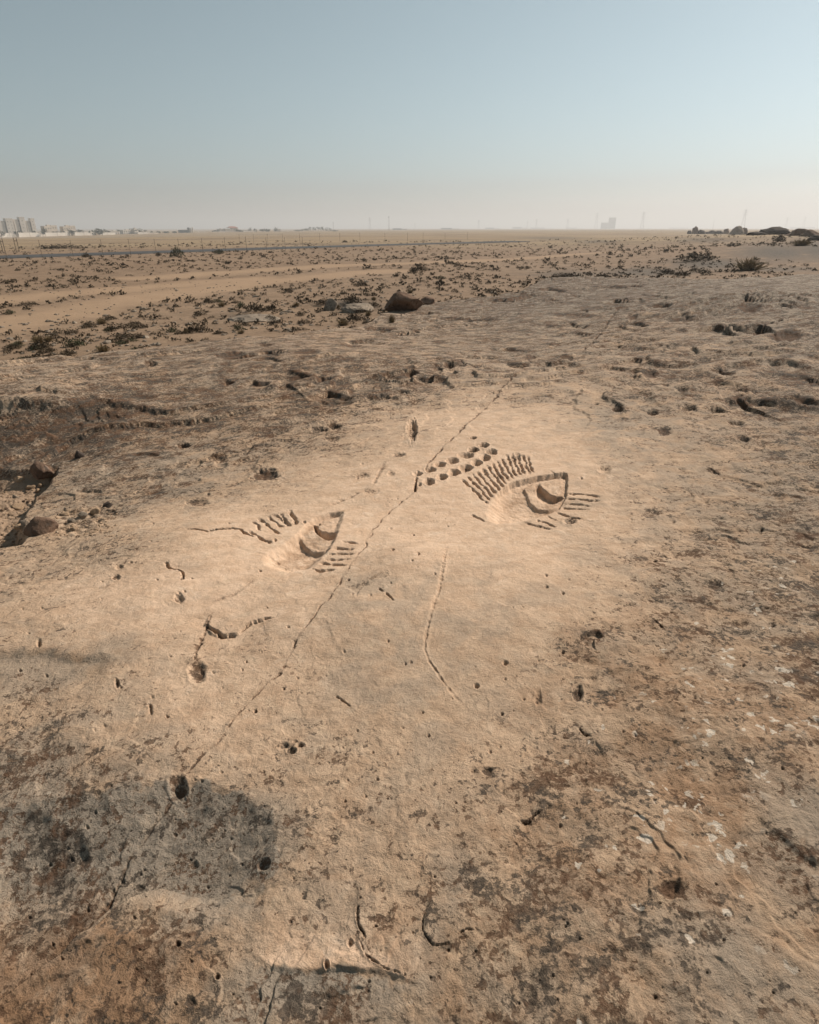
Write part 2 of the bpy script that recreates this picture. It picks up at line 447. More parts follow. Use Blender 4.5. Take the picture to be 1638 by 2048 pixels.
# ---- stain maps: lichen darkness, grey varnish, ochre, white lichen, freshness
MAPS = [
 (1200,570,.50,.80,0,0,0),(1420,575,.42,.7,0,0,0),(1620,570,.40,.7,0,0,.05),(1050,610,.5,.7,0,0,0),(900,630,.5,.5,0,0,.1),
 (50,745,.45,.4,.1,.1,.15),(250,720,.5,.45,.1,0,.1),(420,710,.55,.45,0,0,.1),(560,690,.5,.35,.1,0,.15),(700,680,.5,.3,.1,0,.2),(850,680,.5,.4,0,0,.15),(1000,680,.55,.5,0,0,.1),
 (1100,700,.45,.5,0,0,.1),(1300,690,.5,.4,0,0,.15),(1450,680,.45,.5,0,0,.1),(1600,690,.5,.6,0,0,.05),
 (50,780,.45,.35,.1,.1,.15),(300,770,.62,.35,.2,0,.1),(500,770,.6,.3,.1,0,.1),(660,770,.65,.3,.1,0,.1),(820,760,.6,.35,0,0,.1),(980,760,.4,.3,0,0,.3),(1150,770,.35,.3,0,0,.35),(1300,770,.5,.3,0,0,.2),(1450,780,.45,.35,.1,0,.2),(1620,780,.6,.4,.1,0,.05),
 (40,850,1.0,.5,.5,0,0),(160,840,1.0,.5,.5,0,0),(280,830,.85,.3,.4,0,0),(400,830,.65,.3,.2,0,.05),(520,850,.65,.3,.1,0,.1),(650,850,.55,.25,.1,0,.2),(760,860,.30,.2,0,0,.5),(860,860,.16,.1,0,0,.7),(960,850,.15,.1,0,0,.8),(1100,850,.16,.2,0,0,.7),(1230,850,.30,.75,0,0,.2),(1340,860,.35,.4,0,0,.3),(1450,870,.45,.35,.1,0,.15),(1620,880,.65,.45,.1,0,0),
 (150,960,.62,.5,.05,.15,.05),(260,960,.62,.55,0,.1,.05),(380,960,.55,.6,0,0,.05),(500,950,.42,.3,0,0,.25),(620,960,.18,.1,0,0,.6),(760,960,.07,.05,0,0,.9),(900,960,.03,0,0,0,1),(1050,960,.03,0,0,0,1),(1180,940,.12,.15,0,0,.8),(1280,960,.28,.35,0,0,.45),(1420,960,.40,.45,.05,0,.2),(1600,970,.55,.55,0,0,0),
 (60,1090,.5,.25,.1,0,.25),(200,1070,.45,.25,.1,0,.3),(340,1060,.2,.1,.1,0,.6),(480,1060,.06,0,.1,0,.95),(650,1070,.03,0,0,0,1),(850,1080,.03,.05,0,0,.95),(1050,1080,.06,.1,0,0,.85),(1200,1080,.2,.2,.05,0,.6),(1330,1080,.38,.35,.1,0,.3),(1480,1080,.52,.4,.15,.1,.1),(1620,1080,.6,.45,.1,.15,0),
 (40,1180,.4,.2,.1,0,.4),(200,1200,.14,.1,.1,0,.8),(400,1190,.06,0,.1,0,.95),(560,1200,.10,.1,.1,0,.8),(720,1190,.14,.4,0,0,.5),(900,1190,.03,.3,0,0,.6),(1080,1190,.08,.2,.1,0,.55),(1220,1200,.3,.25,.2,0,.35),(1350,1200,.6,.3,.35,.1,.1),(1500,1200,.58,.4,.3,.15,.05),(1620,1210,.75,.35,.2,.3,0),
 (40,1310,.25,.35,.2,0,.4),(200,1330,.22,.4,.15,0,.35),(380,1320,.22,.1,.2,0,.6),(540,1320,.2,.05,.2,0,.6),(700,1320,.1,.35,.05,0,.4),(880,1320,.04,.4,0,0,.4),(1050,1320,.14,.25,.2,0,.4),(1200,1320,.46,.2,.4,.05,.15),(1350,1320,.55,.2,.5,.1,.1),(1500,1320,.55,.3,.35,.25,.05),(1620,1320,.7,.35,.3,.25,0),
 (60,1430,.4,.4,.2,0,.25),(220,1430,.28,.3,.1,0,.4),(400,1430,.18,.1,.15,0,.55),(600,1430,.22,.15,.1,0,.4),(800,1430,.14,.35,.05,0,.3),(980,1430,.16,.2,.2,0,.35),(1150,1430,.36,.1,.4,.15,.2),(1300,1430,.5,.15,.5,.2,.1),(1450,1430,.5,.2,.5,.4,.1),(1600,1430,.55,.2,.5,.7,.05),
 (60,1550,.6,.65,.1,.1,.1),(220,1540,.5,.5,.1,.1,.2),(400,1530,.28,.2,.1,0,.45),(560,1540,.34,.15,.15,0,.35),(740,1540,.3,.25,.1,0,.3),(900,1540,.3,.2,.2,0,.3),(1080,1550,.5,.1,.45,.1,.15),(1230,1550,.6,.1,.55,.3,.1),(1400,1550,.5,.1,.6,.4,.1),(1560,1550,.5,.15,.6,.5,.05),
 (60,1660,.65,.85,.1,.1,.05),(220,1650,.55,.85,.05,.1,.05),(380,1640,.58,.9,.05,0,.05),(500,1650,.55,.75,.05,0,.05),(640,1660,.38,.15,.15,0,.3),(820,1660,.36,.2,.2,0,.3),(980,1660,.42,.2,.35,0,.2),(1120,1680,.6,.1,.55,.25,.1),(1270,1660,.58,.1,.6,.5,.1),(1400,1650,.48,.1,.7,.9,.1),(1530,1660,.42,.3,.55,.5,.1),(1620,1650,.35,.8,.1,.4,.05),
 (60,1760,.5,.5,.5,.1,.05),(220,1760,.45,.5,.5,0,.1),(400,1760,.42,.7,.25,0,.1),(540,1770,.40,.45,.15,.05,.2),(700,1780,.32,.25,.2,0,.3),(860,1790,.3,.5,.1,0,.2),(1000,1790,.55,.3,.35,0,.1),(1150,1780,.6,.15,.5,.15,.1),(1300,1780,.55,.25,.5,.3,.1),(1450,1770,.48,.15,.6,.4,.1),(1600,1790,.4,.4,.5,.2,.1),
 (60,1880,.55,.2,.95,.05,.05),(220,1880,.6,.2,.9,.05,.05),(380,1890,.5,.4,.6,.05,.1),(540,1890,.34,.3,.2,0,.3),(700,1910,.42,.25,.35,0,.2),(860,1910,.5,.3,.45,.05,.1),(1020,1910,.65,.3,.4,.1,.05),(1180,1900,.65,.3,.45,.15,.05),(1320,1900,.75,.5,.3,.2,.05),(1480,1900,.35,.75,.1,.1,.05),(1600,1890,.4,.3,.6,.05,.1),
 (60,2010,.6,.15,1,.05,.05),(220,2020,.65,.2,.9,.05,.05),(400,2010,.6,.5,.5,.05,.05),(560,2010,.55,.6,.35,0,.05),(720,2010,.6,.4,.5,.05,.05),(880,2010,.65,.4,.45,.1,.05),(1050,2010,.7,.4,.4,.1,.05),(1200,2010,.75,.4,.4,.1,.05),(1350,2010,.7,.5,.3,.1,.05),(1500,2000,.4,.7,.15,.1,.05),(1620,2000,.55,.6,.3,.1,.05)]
MP = np.array(MAPS)
warpx = QX + 45 * noise(GX * 1.7, GY * 1.7, 11) + 25 * noise(GX * 5, GY * 5, 12)
warpy = np.clip(QY + 30 * noise(GX * 1.7, GY * 1.7, 13) + 16 * noise(GX * 5, GY * 5, 14), 540, 2060)
warpx = np.clip(warpx, -20, 1660)
# evaluate on a coarse raster first, then interpolate
cx, cy = np.arange(-40, 1700, 10.0), np.arange(520, 2090, 8.0)
CX, CY = np.meshgrid(cx, cy)
acc = np.zeros(CX.shape + (5,)); wsum = np.zeros(CX.shape) + 1e-12
for r in MP:
    sgy = 42 + .03 * max(r[1] - 700, 0)
    w = np.exp(-((CX - r[0]) / 80) ** 2 - ((CY - r[1]) / sgy) ** 2) + 1e-9 / (1 + (CX - r[0]) ** 2 + (CY - r[1]) ** 2)
    acc += w[..., None] * r[2:]; wsum += w
RAST = acc / wsum[..., None]
def raster(qx, qy):
    a = np.clip((qx - cx[0]) / 10.0, 0, len(cx) - 1.001); b = np.clip((qy - cy[0]) / 8.0, 0, len(cy) - 1.001)
    i, j = a.astype(int), b.astype(int); fa, fb = (a - i)[..., None], (b - j)[..., None]
    return ((RAST[j, i] * (1 - fa) + RAST[j, i + 1] * fa) * (1 - fb) + (RAST[j + 1, i] * (1 - fa) + RAST[j + 1, i + 1] * fa) * fb)
MS = raster(warpx, warpy)
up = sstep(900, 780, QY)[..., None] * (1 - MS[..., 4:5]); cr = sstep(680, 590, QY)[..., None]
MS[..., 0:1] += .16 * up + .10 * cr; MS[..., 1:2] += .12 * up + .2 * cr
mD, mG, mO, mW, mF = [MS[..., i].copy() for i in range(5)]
mS = np.zeros_like(mD); mX = np.zeros_like(mD)

# ---- natural relief; octaves finer than the local mesh spacing are left to the material
dyr = np.abs(np.gradient(GY, axis=0)) + 1e-6
rough = .32 + 1.5 * np.clip(mD, 0, 1.1) * (1 - .6 * mF)
ca, sa = math.cos(math.radians(32)), math.sin(math.radians(32))
RX, RY = GX * ca + GY * sa, -GX * sa + GY * ca
for i, (wlx, amp, an) in enumerate([(3.2,.055,1.0),(1.4,.030,1.3),(.62,.015,1.7),(.30,.0085,1.9),(.145,.0056,1.9),(.07,.0038,1.5),(.034,.0024,1.2),(.017,.0013,1.0)]):
    fade = sstep(1.6, 3.2, wlx / an / dyr)
    n = noise(RX / wlx + 17.3 * i, RY * an / wlx + 5.1 * i, 20 + i)
    if wlx < .7: n = n * (rough if wlx < .4 else (.5 + .5 * rough))
    if i in (3, 4): n = n - .6 * np.abs(n)
    Z += amp * 1.25 * fade * n

# thin weathered layers: the crust breaks off in flakes, leaving small ragged ledges
def terrace(f, edge):
    b = np.floor(f); q = f - b
    return b + sstep(.5 - edge, .5 + edge, q)
wx = GX + .10 * noise(GX * 4, GY * 4, 131) + .035 * noise(GX * 13, GY * 13, 132) + .014 * noise(GX * 38, GY * 38, 135); wy = GY + .10 * noise(GX * 4, GY * 4, 133) + .035 * noise(GX * 13, GY * 13, 134) + .014 * noise(GX * 38, GY * 38, 136)
bx, by = wx * ca + wy * sa, -wx * sa + wy * ca
flake = np.maximum(np.clip((mD - .12) * 2.4, 0, 1) * (1 - .9 * mF), .16)
for wlx, an, k_, h_, lo, hi, sd_ in ((.95, 1.5, 5.0, .016, 1.5, 9.0, 141), (.36, 1.4, 3.2, .008, .3, 5.0, 142), (2.6, 1.9, 5.5, .055, 5.0, 60, 143)):
    f = noise(bx / wlx, by * an / wlx, sd_) * k_ + .35 * noise(bx * 3.3 / wlx, by * 3.3 * an / wlx, sd_ + 20)
    m = sstep(lo * .7, lo * 1.3, GY) * (1 - sstep(hi * .8, hi * 1.25, GY)) * flake * sstep(-.25, .35, noise(GX / (wlx * 1.6), GY / (wlx * 1.6), sd_ + 40) + .6 * noise(GX / (wlx * .3), GY / (wlx * .3), sd_ + 41) + .1)
    Z += h_ * m * (terrace(f, .07) - f * .8)
del wx, wy, bx, by

IDV = np.zeros(GX.shape, np.int32)
PARTS = {}                                   # id -> (name, parent id, label)
def new_part(name, parent=0, label=None):
    i = len(PARTS) + 1
    PARTS[i] = (name, parent, label)
    return i

def window(x0, x1, y0, y1):
    """index window of the sheet that covers a world box"""
    rows = np.where((GY[:, NC // 2] >= y0 - .02) & (GY[:, NC // 2] <= y1 + .02))[0]
    if len(rows) == 0: return None
    r0, r1 = max(rows.min() - 2, 0), min(rows.max() + 3, NR)
    sub = GX[r0:r1]
    cols = np.where((sub.max(0) >= x0) & (sub.min(0) <= x1))[0]
    if len(cols) == 0: return None
    return slice(r0, r1), slice(max(cols.min() - 2, 0), min(cols.max() + 3, NC))

def W2(pts): return [on_rock(a, b)[:2] for a, b in pts]

def pit(px, py, rx, ry, depth, steep=.5, name=None, label=None, parent=0, stain=.25, wob=.16, rag=.0):
    c = np.array(on_rock(px, py)[:2])
    e1 = (np.array(on_rock(px + rx, py)[:2]) - np.array(on_rock(px - rx, py)[:2])) / 2
    e2 = (np.array(on_rock(px, py - ry)[:2]) - np.array(on_rock(px, py + ry)[:2])) / 2
    if name == 'cup_mark': rag += .04; wob += .05
    R = np.hypot(*e1) + np.hypot(*e2)
    w = window(c[0] - R * 1.6, c[0] + R * 1.6, c[1] - R * 1.6, c[1] + R * 1.6)
    if w is None: return
    x, y = GX[w] - c[0], GY[w] - c[1]
    det = e1[0] * e2[1] - e1[1] * e2[0]
    a, b = (x * e2[1] - y * e2[0]) / det, (-x * e1[1] + y * e1[0]) / det
    r = np.hypot(a, b) * (1 + wob * 1.6 * noise(a * 1.3 + px, b * 1.3 + py, 41) + rag * noise(a * 4 + px, b * 4, 42))
    prof = np.clip(1 - r ** 2.0, 0, 1) ** .9 if name == 'cup_mark' else (.95 if py < 900 else .60 if py < 1450 else .45) * sstep(1.1, min(steep, .3), r)
    Z[w] -= depth * prof * (1 + .35 * noise(a * 2.6 + px, b * 2.6, 43))
    Z[w] += depth * .07 * np.exp(-((r - 1.18) / .16) ** 2)
    mD[w] = np.clip(mD[w] + stain * sstep(1.1, .6, r), 0, 1.2); mF[w] *= 1 - .4 * stain * prof
    mX[w] = np.maximum(mX[w], stain * .9 * sstep(.95, .5, r))
    if name:
        i = new_part(name, parent, label); m = r < 1.0
        IDV[w][m] = i; return i

def groove(pts, wpx, depth, name=None, label=None, parent=0, jag=.5, gap=0.0, stain=.3, seed=0, taper=.12, world=None, lab_w=1.0, peck=.7):
    P = world if world else W2(pts)
    A = np.array(P); c = A.mean(0); L = np.hypot(*(A[1:] - A[:-1]).T).sum()
    mid = pts[len(pts) // 2]; e = np.array(on_rock(mid[0] + wpx, mid[1])[:2]) - np.array(on_rock(mid[0], mid[1])[:2]); wv = np.hypot(*e)
    # width grows with distance along the line, so take it per end
    e0 = np.hypot(*(np.array(on_rock(pts[0][0] + wpx, pts[0][1])[:2]) - np.array(on_rock(*pts[0])[:2])))
    e1 = np.hypot(*(np.array(on_rock(pts[-1][0] + wpx, pts[-1][1])[:2]) - np.array(on_rock(*pts[-1])[:2])))
    m = max(e0, e1, wv) * 5
    w = window(A[:, 0].min() - m, A[:, 0].max() + m, A[:, 1].min() - m, A[:, 1].max() + m)
    if w is None: return
    x, y = GX[w], GY[w]
    jx = jag * wv * 1.6
    x2 = x + jx * noise(x / (wv * 9), y / (wv * 9), 51 + seed); y2 = y + jx * noise(x / (wv * 9), y / (wv * 9), 52 + seed)
    if name == 'crack': x2 = x2 + .022 * noise(x * 11, y * 11, 57); y2 = y2 + .022 * noise(x * 11, y * 11, 58)
    d, t, s = line_sd(x2, y2, P)
    ww = e0 + (e1 - e0) * t
    k = noise(t * L / (wv * 14) + seed * 3.1, t * 0 + .5, 53)
    k2 = noise(t * L / (wv * 3.2) + seed * 1.7, t * 0 + 7.5, 54) + .6 * noise(x / (wv * 2.2), y / (wv * 2.2), 55)
    ww = ww * np.clip(1 + .5 * k + .9 * peck * k2, .3, 2)
    on = sstep(gap - .25, gap + .1, k + .28) if gap > 0 else 1.0
    tp = sstep(0, taper, t) * sstep(0, taper, 1 - t) if taper > 0 else 1.0
    pr = np.exp(-(d / ww) ** 4 * .7) * on * (.25 + .75 * tp)
    Z[w] -= depth * pr * np.clip(1 + 1.7 * peck * k2, .15, 2)
    mD[w] = np.clip(mD[w] + stain * np.exp(-(d / (ww * 1.6)) ** 2) * on, 0, 1.2)
    mX[w] = np.maximum(mX[w], min(stain * 1.6, .9) * np.exp(-(d / (ww * 1.25)) ** 2) * (.35 + .65 * np.clip(on + .2, 0, 1)))
    if name:
        i = new_part(name, parent, label); q = (d < ww * lab_w)
        IDV[w][q] = i; return i

def step(pts, amp, w_m, L_m, side=1, sharp=False, stain=0.0, grey=0.0, taper=.15, fresh=0.0, lin=False):
    """the ground on one side of a line (side=+1: right of travel) drops by amp and recovers over L_m metres"""
    P = W2(pts); A = np.array(P); m = L_m * 2.2
    w = window(A[:, 0].min() - m, A[:, 0].max() + m, A[:, 1].min() - m, A[:, 1].max() + m)
    if w is None: return
    x, y = GX[w], GY[w]
    q = w_m * .8 if not sharp else .012
    if not sharp: q = min(q, .035)
    x2 = x + q * .9 * noise(x * 4, y * 4, 61) + q * .18 * noise(x * 19, y * 19, 62); y2 = y + q * .9 * noise(x * 4, y * 4, 63) + q * .18 * noise(x * 19, y * 19, 64)
    d, t, s = line_sd(x2, y2, P)
    sd = d * s * side
    tp = sstep(0, taper, t) * sstep(0, taper, 1 - t)
    pr = sstep(-.15 * w_m, w_m, sd) * np.exp(-(np.maximum(sd, 0) / L_m) ** 2) * tp
    if lin: pr = (1 - (1 - np.clip(sd / w_m, 0, 1)) ** 1.5) * np.exp(-(np.maximum(sd - w_m, 0) / L_m) ** 2) * tp
    Z[w] -= amp * pr
    if stain: mD[w] = np.clip(mD[w] + stain * np.exp(-(sd / (w_m * 1.5)) ** 2) * tp, 0, 1.2)
    if fresh:
        fb = fresh * np.exp(-(np.minimum(sd, 0) / .09) ** 2) * sstep(.01, -.004, sd) * tp
        mF[w] = np.clip(mF[w] + fb, 0, 1); mD[w] *= 1 - .8 * fb; mG[w] *= 1 - .8 * fb
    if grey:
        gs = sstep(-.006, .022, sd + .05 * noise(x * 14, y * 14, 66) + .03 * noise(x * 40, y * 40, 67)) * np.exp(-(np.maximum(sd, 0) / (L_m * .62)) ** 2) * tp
        mG[w] = np.clip(mG[w] + 2.2 * grey * gs, 0, 1); mD[w] = np.clip(mD[w] + .12 * grey * gs, 0, 1.2); mF[w] *= 1 - gs  # varnish plus the slope's shade, painted as grey on the low side

def mound(px, py, rx, ry, h):
    c = np.array(on_rock(px, py)[:2]); a = np.hypot(*(np.array(on_rock(px + rx, py)[:2]) - c)); b = np.hypot(*(np.array(on_rock(px, py - ry)[:2]) - c))
    Z[...] += h * np.exp(-((GX - c[0]) / a) ** 2 - ((GY - c[1]) / b) ** 2)

# ---- broad swells and hollows
mound(1235, 880, 70, 22, .035); mound(700, 1240, 170, 60, .03); mound(820, 1110, 70, 30, .03); mound(1180, 620, 200, 25, .10)
mound(600, 720, 160, 22, .07); mound(250, 930, 130, 40, .05); mound(1500, 600, 160, 18, .12); mound(1350, 1560, 140, 60, -.03)
step([(-80,1650),(60,1612),(180,1592),(300,1568),(345,1562),(405,1556),(480,1580),(540,1628),(560,1665),(556,1725),(540,1790),(506,1860),(494,1898)], .088, .30, .45, side=1, lin=True, grey=.35, taper=.14)  # grey deepens this slope's shade in the stone colour
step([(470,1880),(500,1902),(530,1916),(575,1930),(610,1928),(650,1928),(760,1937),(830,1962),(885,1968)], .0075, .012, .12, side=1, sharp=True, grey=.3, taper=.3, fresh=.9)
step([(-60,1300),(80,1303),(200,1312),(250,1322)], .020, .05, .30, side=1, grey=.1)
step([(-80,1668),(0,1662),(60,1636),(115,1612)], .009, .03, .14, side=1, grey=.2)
step([(40,1752),(90,1738),(125,1722),(178,1698)], .012, .03, .08, side=-1, stain=.2)
step([(-100,805),(0,798),(60,797),(140,800),(220,806),(290,815)], .10, .35, .9, side=1)
step([(1510,1648),(1560,1690),(1600,1728),(1660,1760)], .010, .02, .16, side=1, sharp=True, stain=.2)
step([(1440,1862),(1500,1880),(1560,1908),(1600,1940),(1660,1975)], .008, .02, .18, side=-1, sharp=True)
step([(985,1612),(1010,1622),(1032,1638),(1036,1662),(1020,1700),(1012,1735),(1016,1800)], .006, .012, .10, side=-1, sharp=True, stain=.2)
step([(1038,1640),(1060,1643),(1086,1628),(1095,1605)], .010, .010, .07, side=1, sharp=True, stain=.2)
step([(722,1790),(714,1812),(717,1840),(727,1862),(720,1882),(732,1910),(762,1930),(805,1948),(840,1955)], .005, .010, .08, side=1, sharp=True, stain=.15)
step([(866,1790),(853,1822),(850,1860),(868,1880),(900,1886),(914,1868),(945,1860)], .005, .010, .08, side=1, sharp=True, stain=.15)
step([(330,1128),(342,1138),(354,1138),(364,1144),(364,1156),(356,1165)], .012, .012, .10, side=-1, sharp=True, stain=.3)
step([(424,1218),(412,1244),(425,1259),(448,1264),(472,1263),(482,1256),(500,1241),(526,1235),(548,1232)], .012, .012, .10, side=1, sharp=True, stain=.2)
step([(690,1174),(718,1166),(735,1158),(738,1172)], .012, .02, .10, side=1, stain=.1)
step([(1150,1286),(1172,1272),(1195,1270),(1208,1282)], .020, .012, .09, side=1, sharp=True, stain=.3)
for pts, a in [([(1010,692),(1030,695),(1052,703)],.05),([(1080,690),(1100,684),(1118,690)],.03),([(1100,640),(1150,637),(1195,641)],.03),([(1090,656),(1130,657)],.03),
               ([(870,640),(910,637),(960,643)],.04),([(940,640),(975,642),(1000,647)],.04),([(1160,572),(1230,569),(1300,574)],.06),([(1060,580),(1100,575),(1140,582)],.08),
               ([(980,598),(1020,600),(1060,590)],.08),([(720,655),(760,653),(800,658)],.05),([(1500,748),(1560,742),(1638,750)],.03),([(1430,795),(1500,797),(1580,800),(1660,806)],.04),
               ([(270,905),(300,906),(325,912)],.02),([(500,725),(540,722),(570,732)],.025),([(520,716),(545,715),(562,720)],.02),([(420,905),(440,905),(455,912)],.014),
               ([(1415,930),(1430,934),(1442,942)],.012),([(1330,640),(1360,637),(1400,641)],.03),([(1480,660),(1510,655),(1550,662)],.04)]:
    step(pts, a, .03 if a < .03 else .08, .2 if a < .03 else .5, side=1, sharp=a < .03, stain=.35)

rl = random.Random(31)
for _ in range(75):
    a, b = rl.uniform(420, 1640), rl.uniform(575, 800)
    if 880 < a < 1250 and b > 730: continue
    L_ = rl.uniform(14, 60) * (.5 + (b - 500) / 400); sl = rl.uniform(-.16, .10)
    step([(a + L_ * t, b + L_ * t * sl + rl.uniform(-2, 2) * (b - 500) / 160) for t in (0, .3, .6, 1)], rl.uniform(.025, .07) * (1.5 if b < 680 else .8), .035, rl.uniform(.25, .6), side=1, stain=.35, taper=.25)

# ---- sandy pocket at the left edge of the slab
pocket = W2([(-140,918),(-40,922),(40,938),(88,938),(117,927),(113,950),(98,972),(70,995),(48,1022),(38,1045),(62,1068),(40,1086),(-20,1096),(-140,1120)])
pw = window(-9, -1.2, 2.4, 6.5)
sd = poly_sd(GX[pw] + .03 * noise(GX[pw] * 8, GY[pw] * 8, 71), GY[pw] + .03 * noise(GX[pw] * 8, GY[pw] * 8, 72), pocket)
bd = line_sd(GX[pw], GY[pw], W2([(-300,905),(-40,908),(30,914),(72,918)]))[0]
pf = sstep(.02, -.07, sd) * (.15 + .85 * sstep(.05, .55, bd))
nz = .02 * noise(GX[pw] * 5, GY[pw] * 5, 73) + .012 * noise(GX[pw] * 14, GY[pw] * 14, 74) + .006 * noise(GX[pw] * 40, GY[pw] * 40, 75)
Z[pw] -= pf * (.13 + 1.6 * nz) * (1 + .55 * noise(GX[pw] * 2.6, GY[pw] * 2.6, 78)); mS[pw] = np.maximum(mS[pw], sstep(.0, -.05, sd) * sstep(.35, .7, pf + .4 * noise(GX[pw] * 6, GY[pw] * 6, 79)))
rub = poly_sd(GX[pw], GY[pw], W2([(110,1060),(130,1020),(180,1005),(240,1000),(240,1020),(190,1045),(150,1070)]))
Z[pw] += sstep(.06, -.06, rub) * (.03 * noise(GX[pw] * 9, GY[pw] * 9, 76) + .02 * noise(GX[pw] * 22, GY[pw] * 22, 77) - .015)

# ---- the two eye-shaped carvings
def zr(pts, ox, oy, s): return [(ox + a / s, oy + b / s) for a, b in pts]
def hollow(outline, iris, crescent, second, dmax, label, axis, wall=.014):
    """axis: (lip point, deep point) in pixels - the floor slopes from the open lip to the steep tip"""
    O = W2(outline); A = np.array(O)
    w = window(A[:, 0].min() - .1, A[:, 0].max() + .1, A[:, 1].min() - .1, A[:, 1].max() + .1)
    x, y = GX[w], GY[w]
    x2 = x + .007 * noise(x * 30, y * 30, 81); y2 = y + .007 * noise(x * 30, y * 30, 82)
    so = poly_sd(x2, y2, O)
    lip, deep = np.array(on_rock(*axis[0])[:2]), np.array(on_rock(*axis[1])[:2])
    t = np.clip(((x - lip[0]) * (deep - lip)[0] + (y - lip[1]) * (deep - lip)[1]) / ((deep - lip) @ (deep - lip)), 0, 1.2)
    gentle = sstep(.010, -.085, so); steep = sstep(.003, -wall, so)
    tt = sstep(.25, .62, t)
    prof = gentle * (1 - tt) + steep * tt
    dep = dmax * (.80 + .45 * np.exp(-((t - .34) / .22) ** 2))
    si = poly_sd(x2, y2, W2(iris)); sc = poly_sd(x2, y2, W2(crescent)); s2 = poly_sd(x2, y2, W2(second))
    floor = dep.copy()
    floor = floor * (1 - .40 * sstep(.006, -.012, s2))                 # shelf around the eye
    floor = floor + (dmax * 1.35 - floor) * sstep(.004, -.014, sc)     # deep crescent
    floor = floor + (dmax * .40 - floor) * sstep(.004, -.012, si)      # raised wedge
    tool = .003 * noise(x * 34, y * 34, 83) + .0018 * noise(x * 75, y * 75, 84)
    Z[w] -= prof * (floor + tool * 1.3)
    mD[w] *= 1 - .8 * prof; mF[w] = np.clip(mF[w] + prof * .2, 0, 1)
    mO[w] = np.clip(mO[w] + .45 * prof, 0, 1)
    h = new_part("carved_hollow", 0, label); IDV[w][so < -.002] = h
    ic = new_part("carved_crescent", h); IDV[w][(sc < 0) & (so < -.002)] = ic
    ii = new_part("carved_wedge", h); IDV[w][(si < 0) & (so < -.002)] = ii
    return h

Z1 = lambda p: zr(p, 800, 820, 3.561)
h1 = hollow(
    Z1([(610,720),(650,650),(715,575),(790,525),(870,505),(975,482),(1080,466),(1165,452),(1193,458),(1196,520),(1192,590),(1165,640),(1130,690),(1060,722),(990,748),(900,772),(820,790),(700,800),(630,775)]),
    Z1([(985,520),(992,498),(1100,476),(1158,470),(1166,580),(1120,590),(1060,570)]),
    Z1([(970,525),(1000,505),(1060,555),(1120,580),(1172,585),(1150,605),(1090,628),(1030,620),(985,598),(968,560)]),
    Z1([(880,540),(960,500),(1190,470),(1188,600),(1130,655),(1060,668),(975,658),(925,622)]),
    .047, "larger eye-shaped hollow carved with a sharp dark crescent, right of the fissure", ((985,1032),(1120,965)))
Z2 = lambda p: zr(p, 340, 960, 3.15)
h2 = hollow(
    Z2([(585,520),(590,460),(650,420),(720,380),(790,330),(850,262),(920,215),(1000,188),(1098,180),(1085,240),(1062,310),(1040,372),(1000,425),(950,475),(890,540),(740,568),(650,545)]),
    Z2([(915,262),(960,222),(1090,190),(1066,290),(1045,310),(985,300),(940,290)]),
    Z2([(900,250),(920,255),(950,292),(1000,305),(1062,305),(1045,345),(985,340),(940,318),(905,285)]),
    Z2([(800,320),(870,255),(1090,190),(1060,320),(1030,405),(950,412),(880,402),(840,370)]),
    .050, "worn eye-shaped hollow carved beside the fissure, left of the larger one", ((545,1120),(670,1030)), wall=.034)

def lerp_line(P, t):
    A = np.array(P, float); L = np.hypot(*(A[1:] - A[:-1]).T); S = np.concatenate([[0], np.cumsum(L)]) / L.sum()
    return float(np.interp(t, S, A[:, 0])), float(np.interp(t, S, A[:, 1]))
Ul = [(447,508),(520,462),(600,425),(680,383),(760,330),(830,318),(912,342)]; Ll = [(615,660),(680,603),(725,562),(780,508),(830,480),(890,470),(948,455)]
for i in range(14):
    t = i / 13.0
    a, b = lerp_line(Ul, t), lerp_line(Ll, t)
    mid = ((a[0] + b[0]) / 2 - 5 + random.uniform(-4, 4), (a[1] + b[1]) / 2 + random.uniform(-3, 3))
    groove(Z1([a, mid, b]), random.uniform(2.0, 2.6), random.uniform(.013, .019), "carved_stroke", parent=h1, jag=1.1, seed=i, taper=.10, stain=.22)
for i, (a, b) in enumerate([((1195,578),(1412,590)),((1185,611),(1425,622)),((1178,643),(1360,657)),((1165,680),(1350,687)),((1120,715),(1292,756)),((1060,738),(1112,768)),((1000,770),(1112,816)),((880,785),(1085,835)),((510,735),(600,777))]):
    mid = ((a[0] + b[0]) / 2, (a[1] + b[1]) / 2 + random.uniform(-4, 5))
    groove(Z1([a, mid, b]), 2.8, .020 if i < 5 else .012, "carved_stroke", parent=h1, jag=1.1, seed=30 + i, taper=.12, stain=.2)
for i, P in enumerate([[(500,318),(560,352),(632,386)],[(528,262),(550,285),(572,308)],[(558,233),(605,270),(690,324)],[(612,218),(655,250),(708,283)],[(655,208),(680,226),(712,252)],[(695,203),(722,238),(748,272)],[(755,178),(775,220),(792,258)]]):
    groove(Z2(P), 2.9, .015, "carved_stroke", parent=h2, jag=1.2, seed=60 + i, taper=.14, stain=.22)
for i, P in enumerate([[(1090,376),(1130,378),(1172,383)],[(1040,415),(1100,412),(1155,414)],[(1008,447),(1080,444),(1158,444)],[(982,482),(1060,484),(1132,482)],[(948,508),(1030,516),(1102,520)],[(905,540),(965,558),(1042,553)]]):
    groove(Z2(P), 3.0, .016, "carved_stroke", parent=h2, jag=1.1, seed=80 + i, taper=.14, stain=.2)

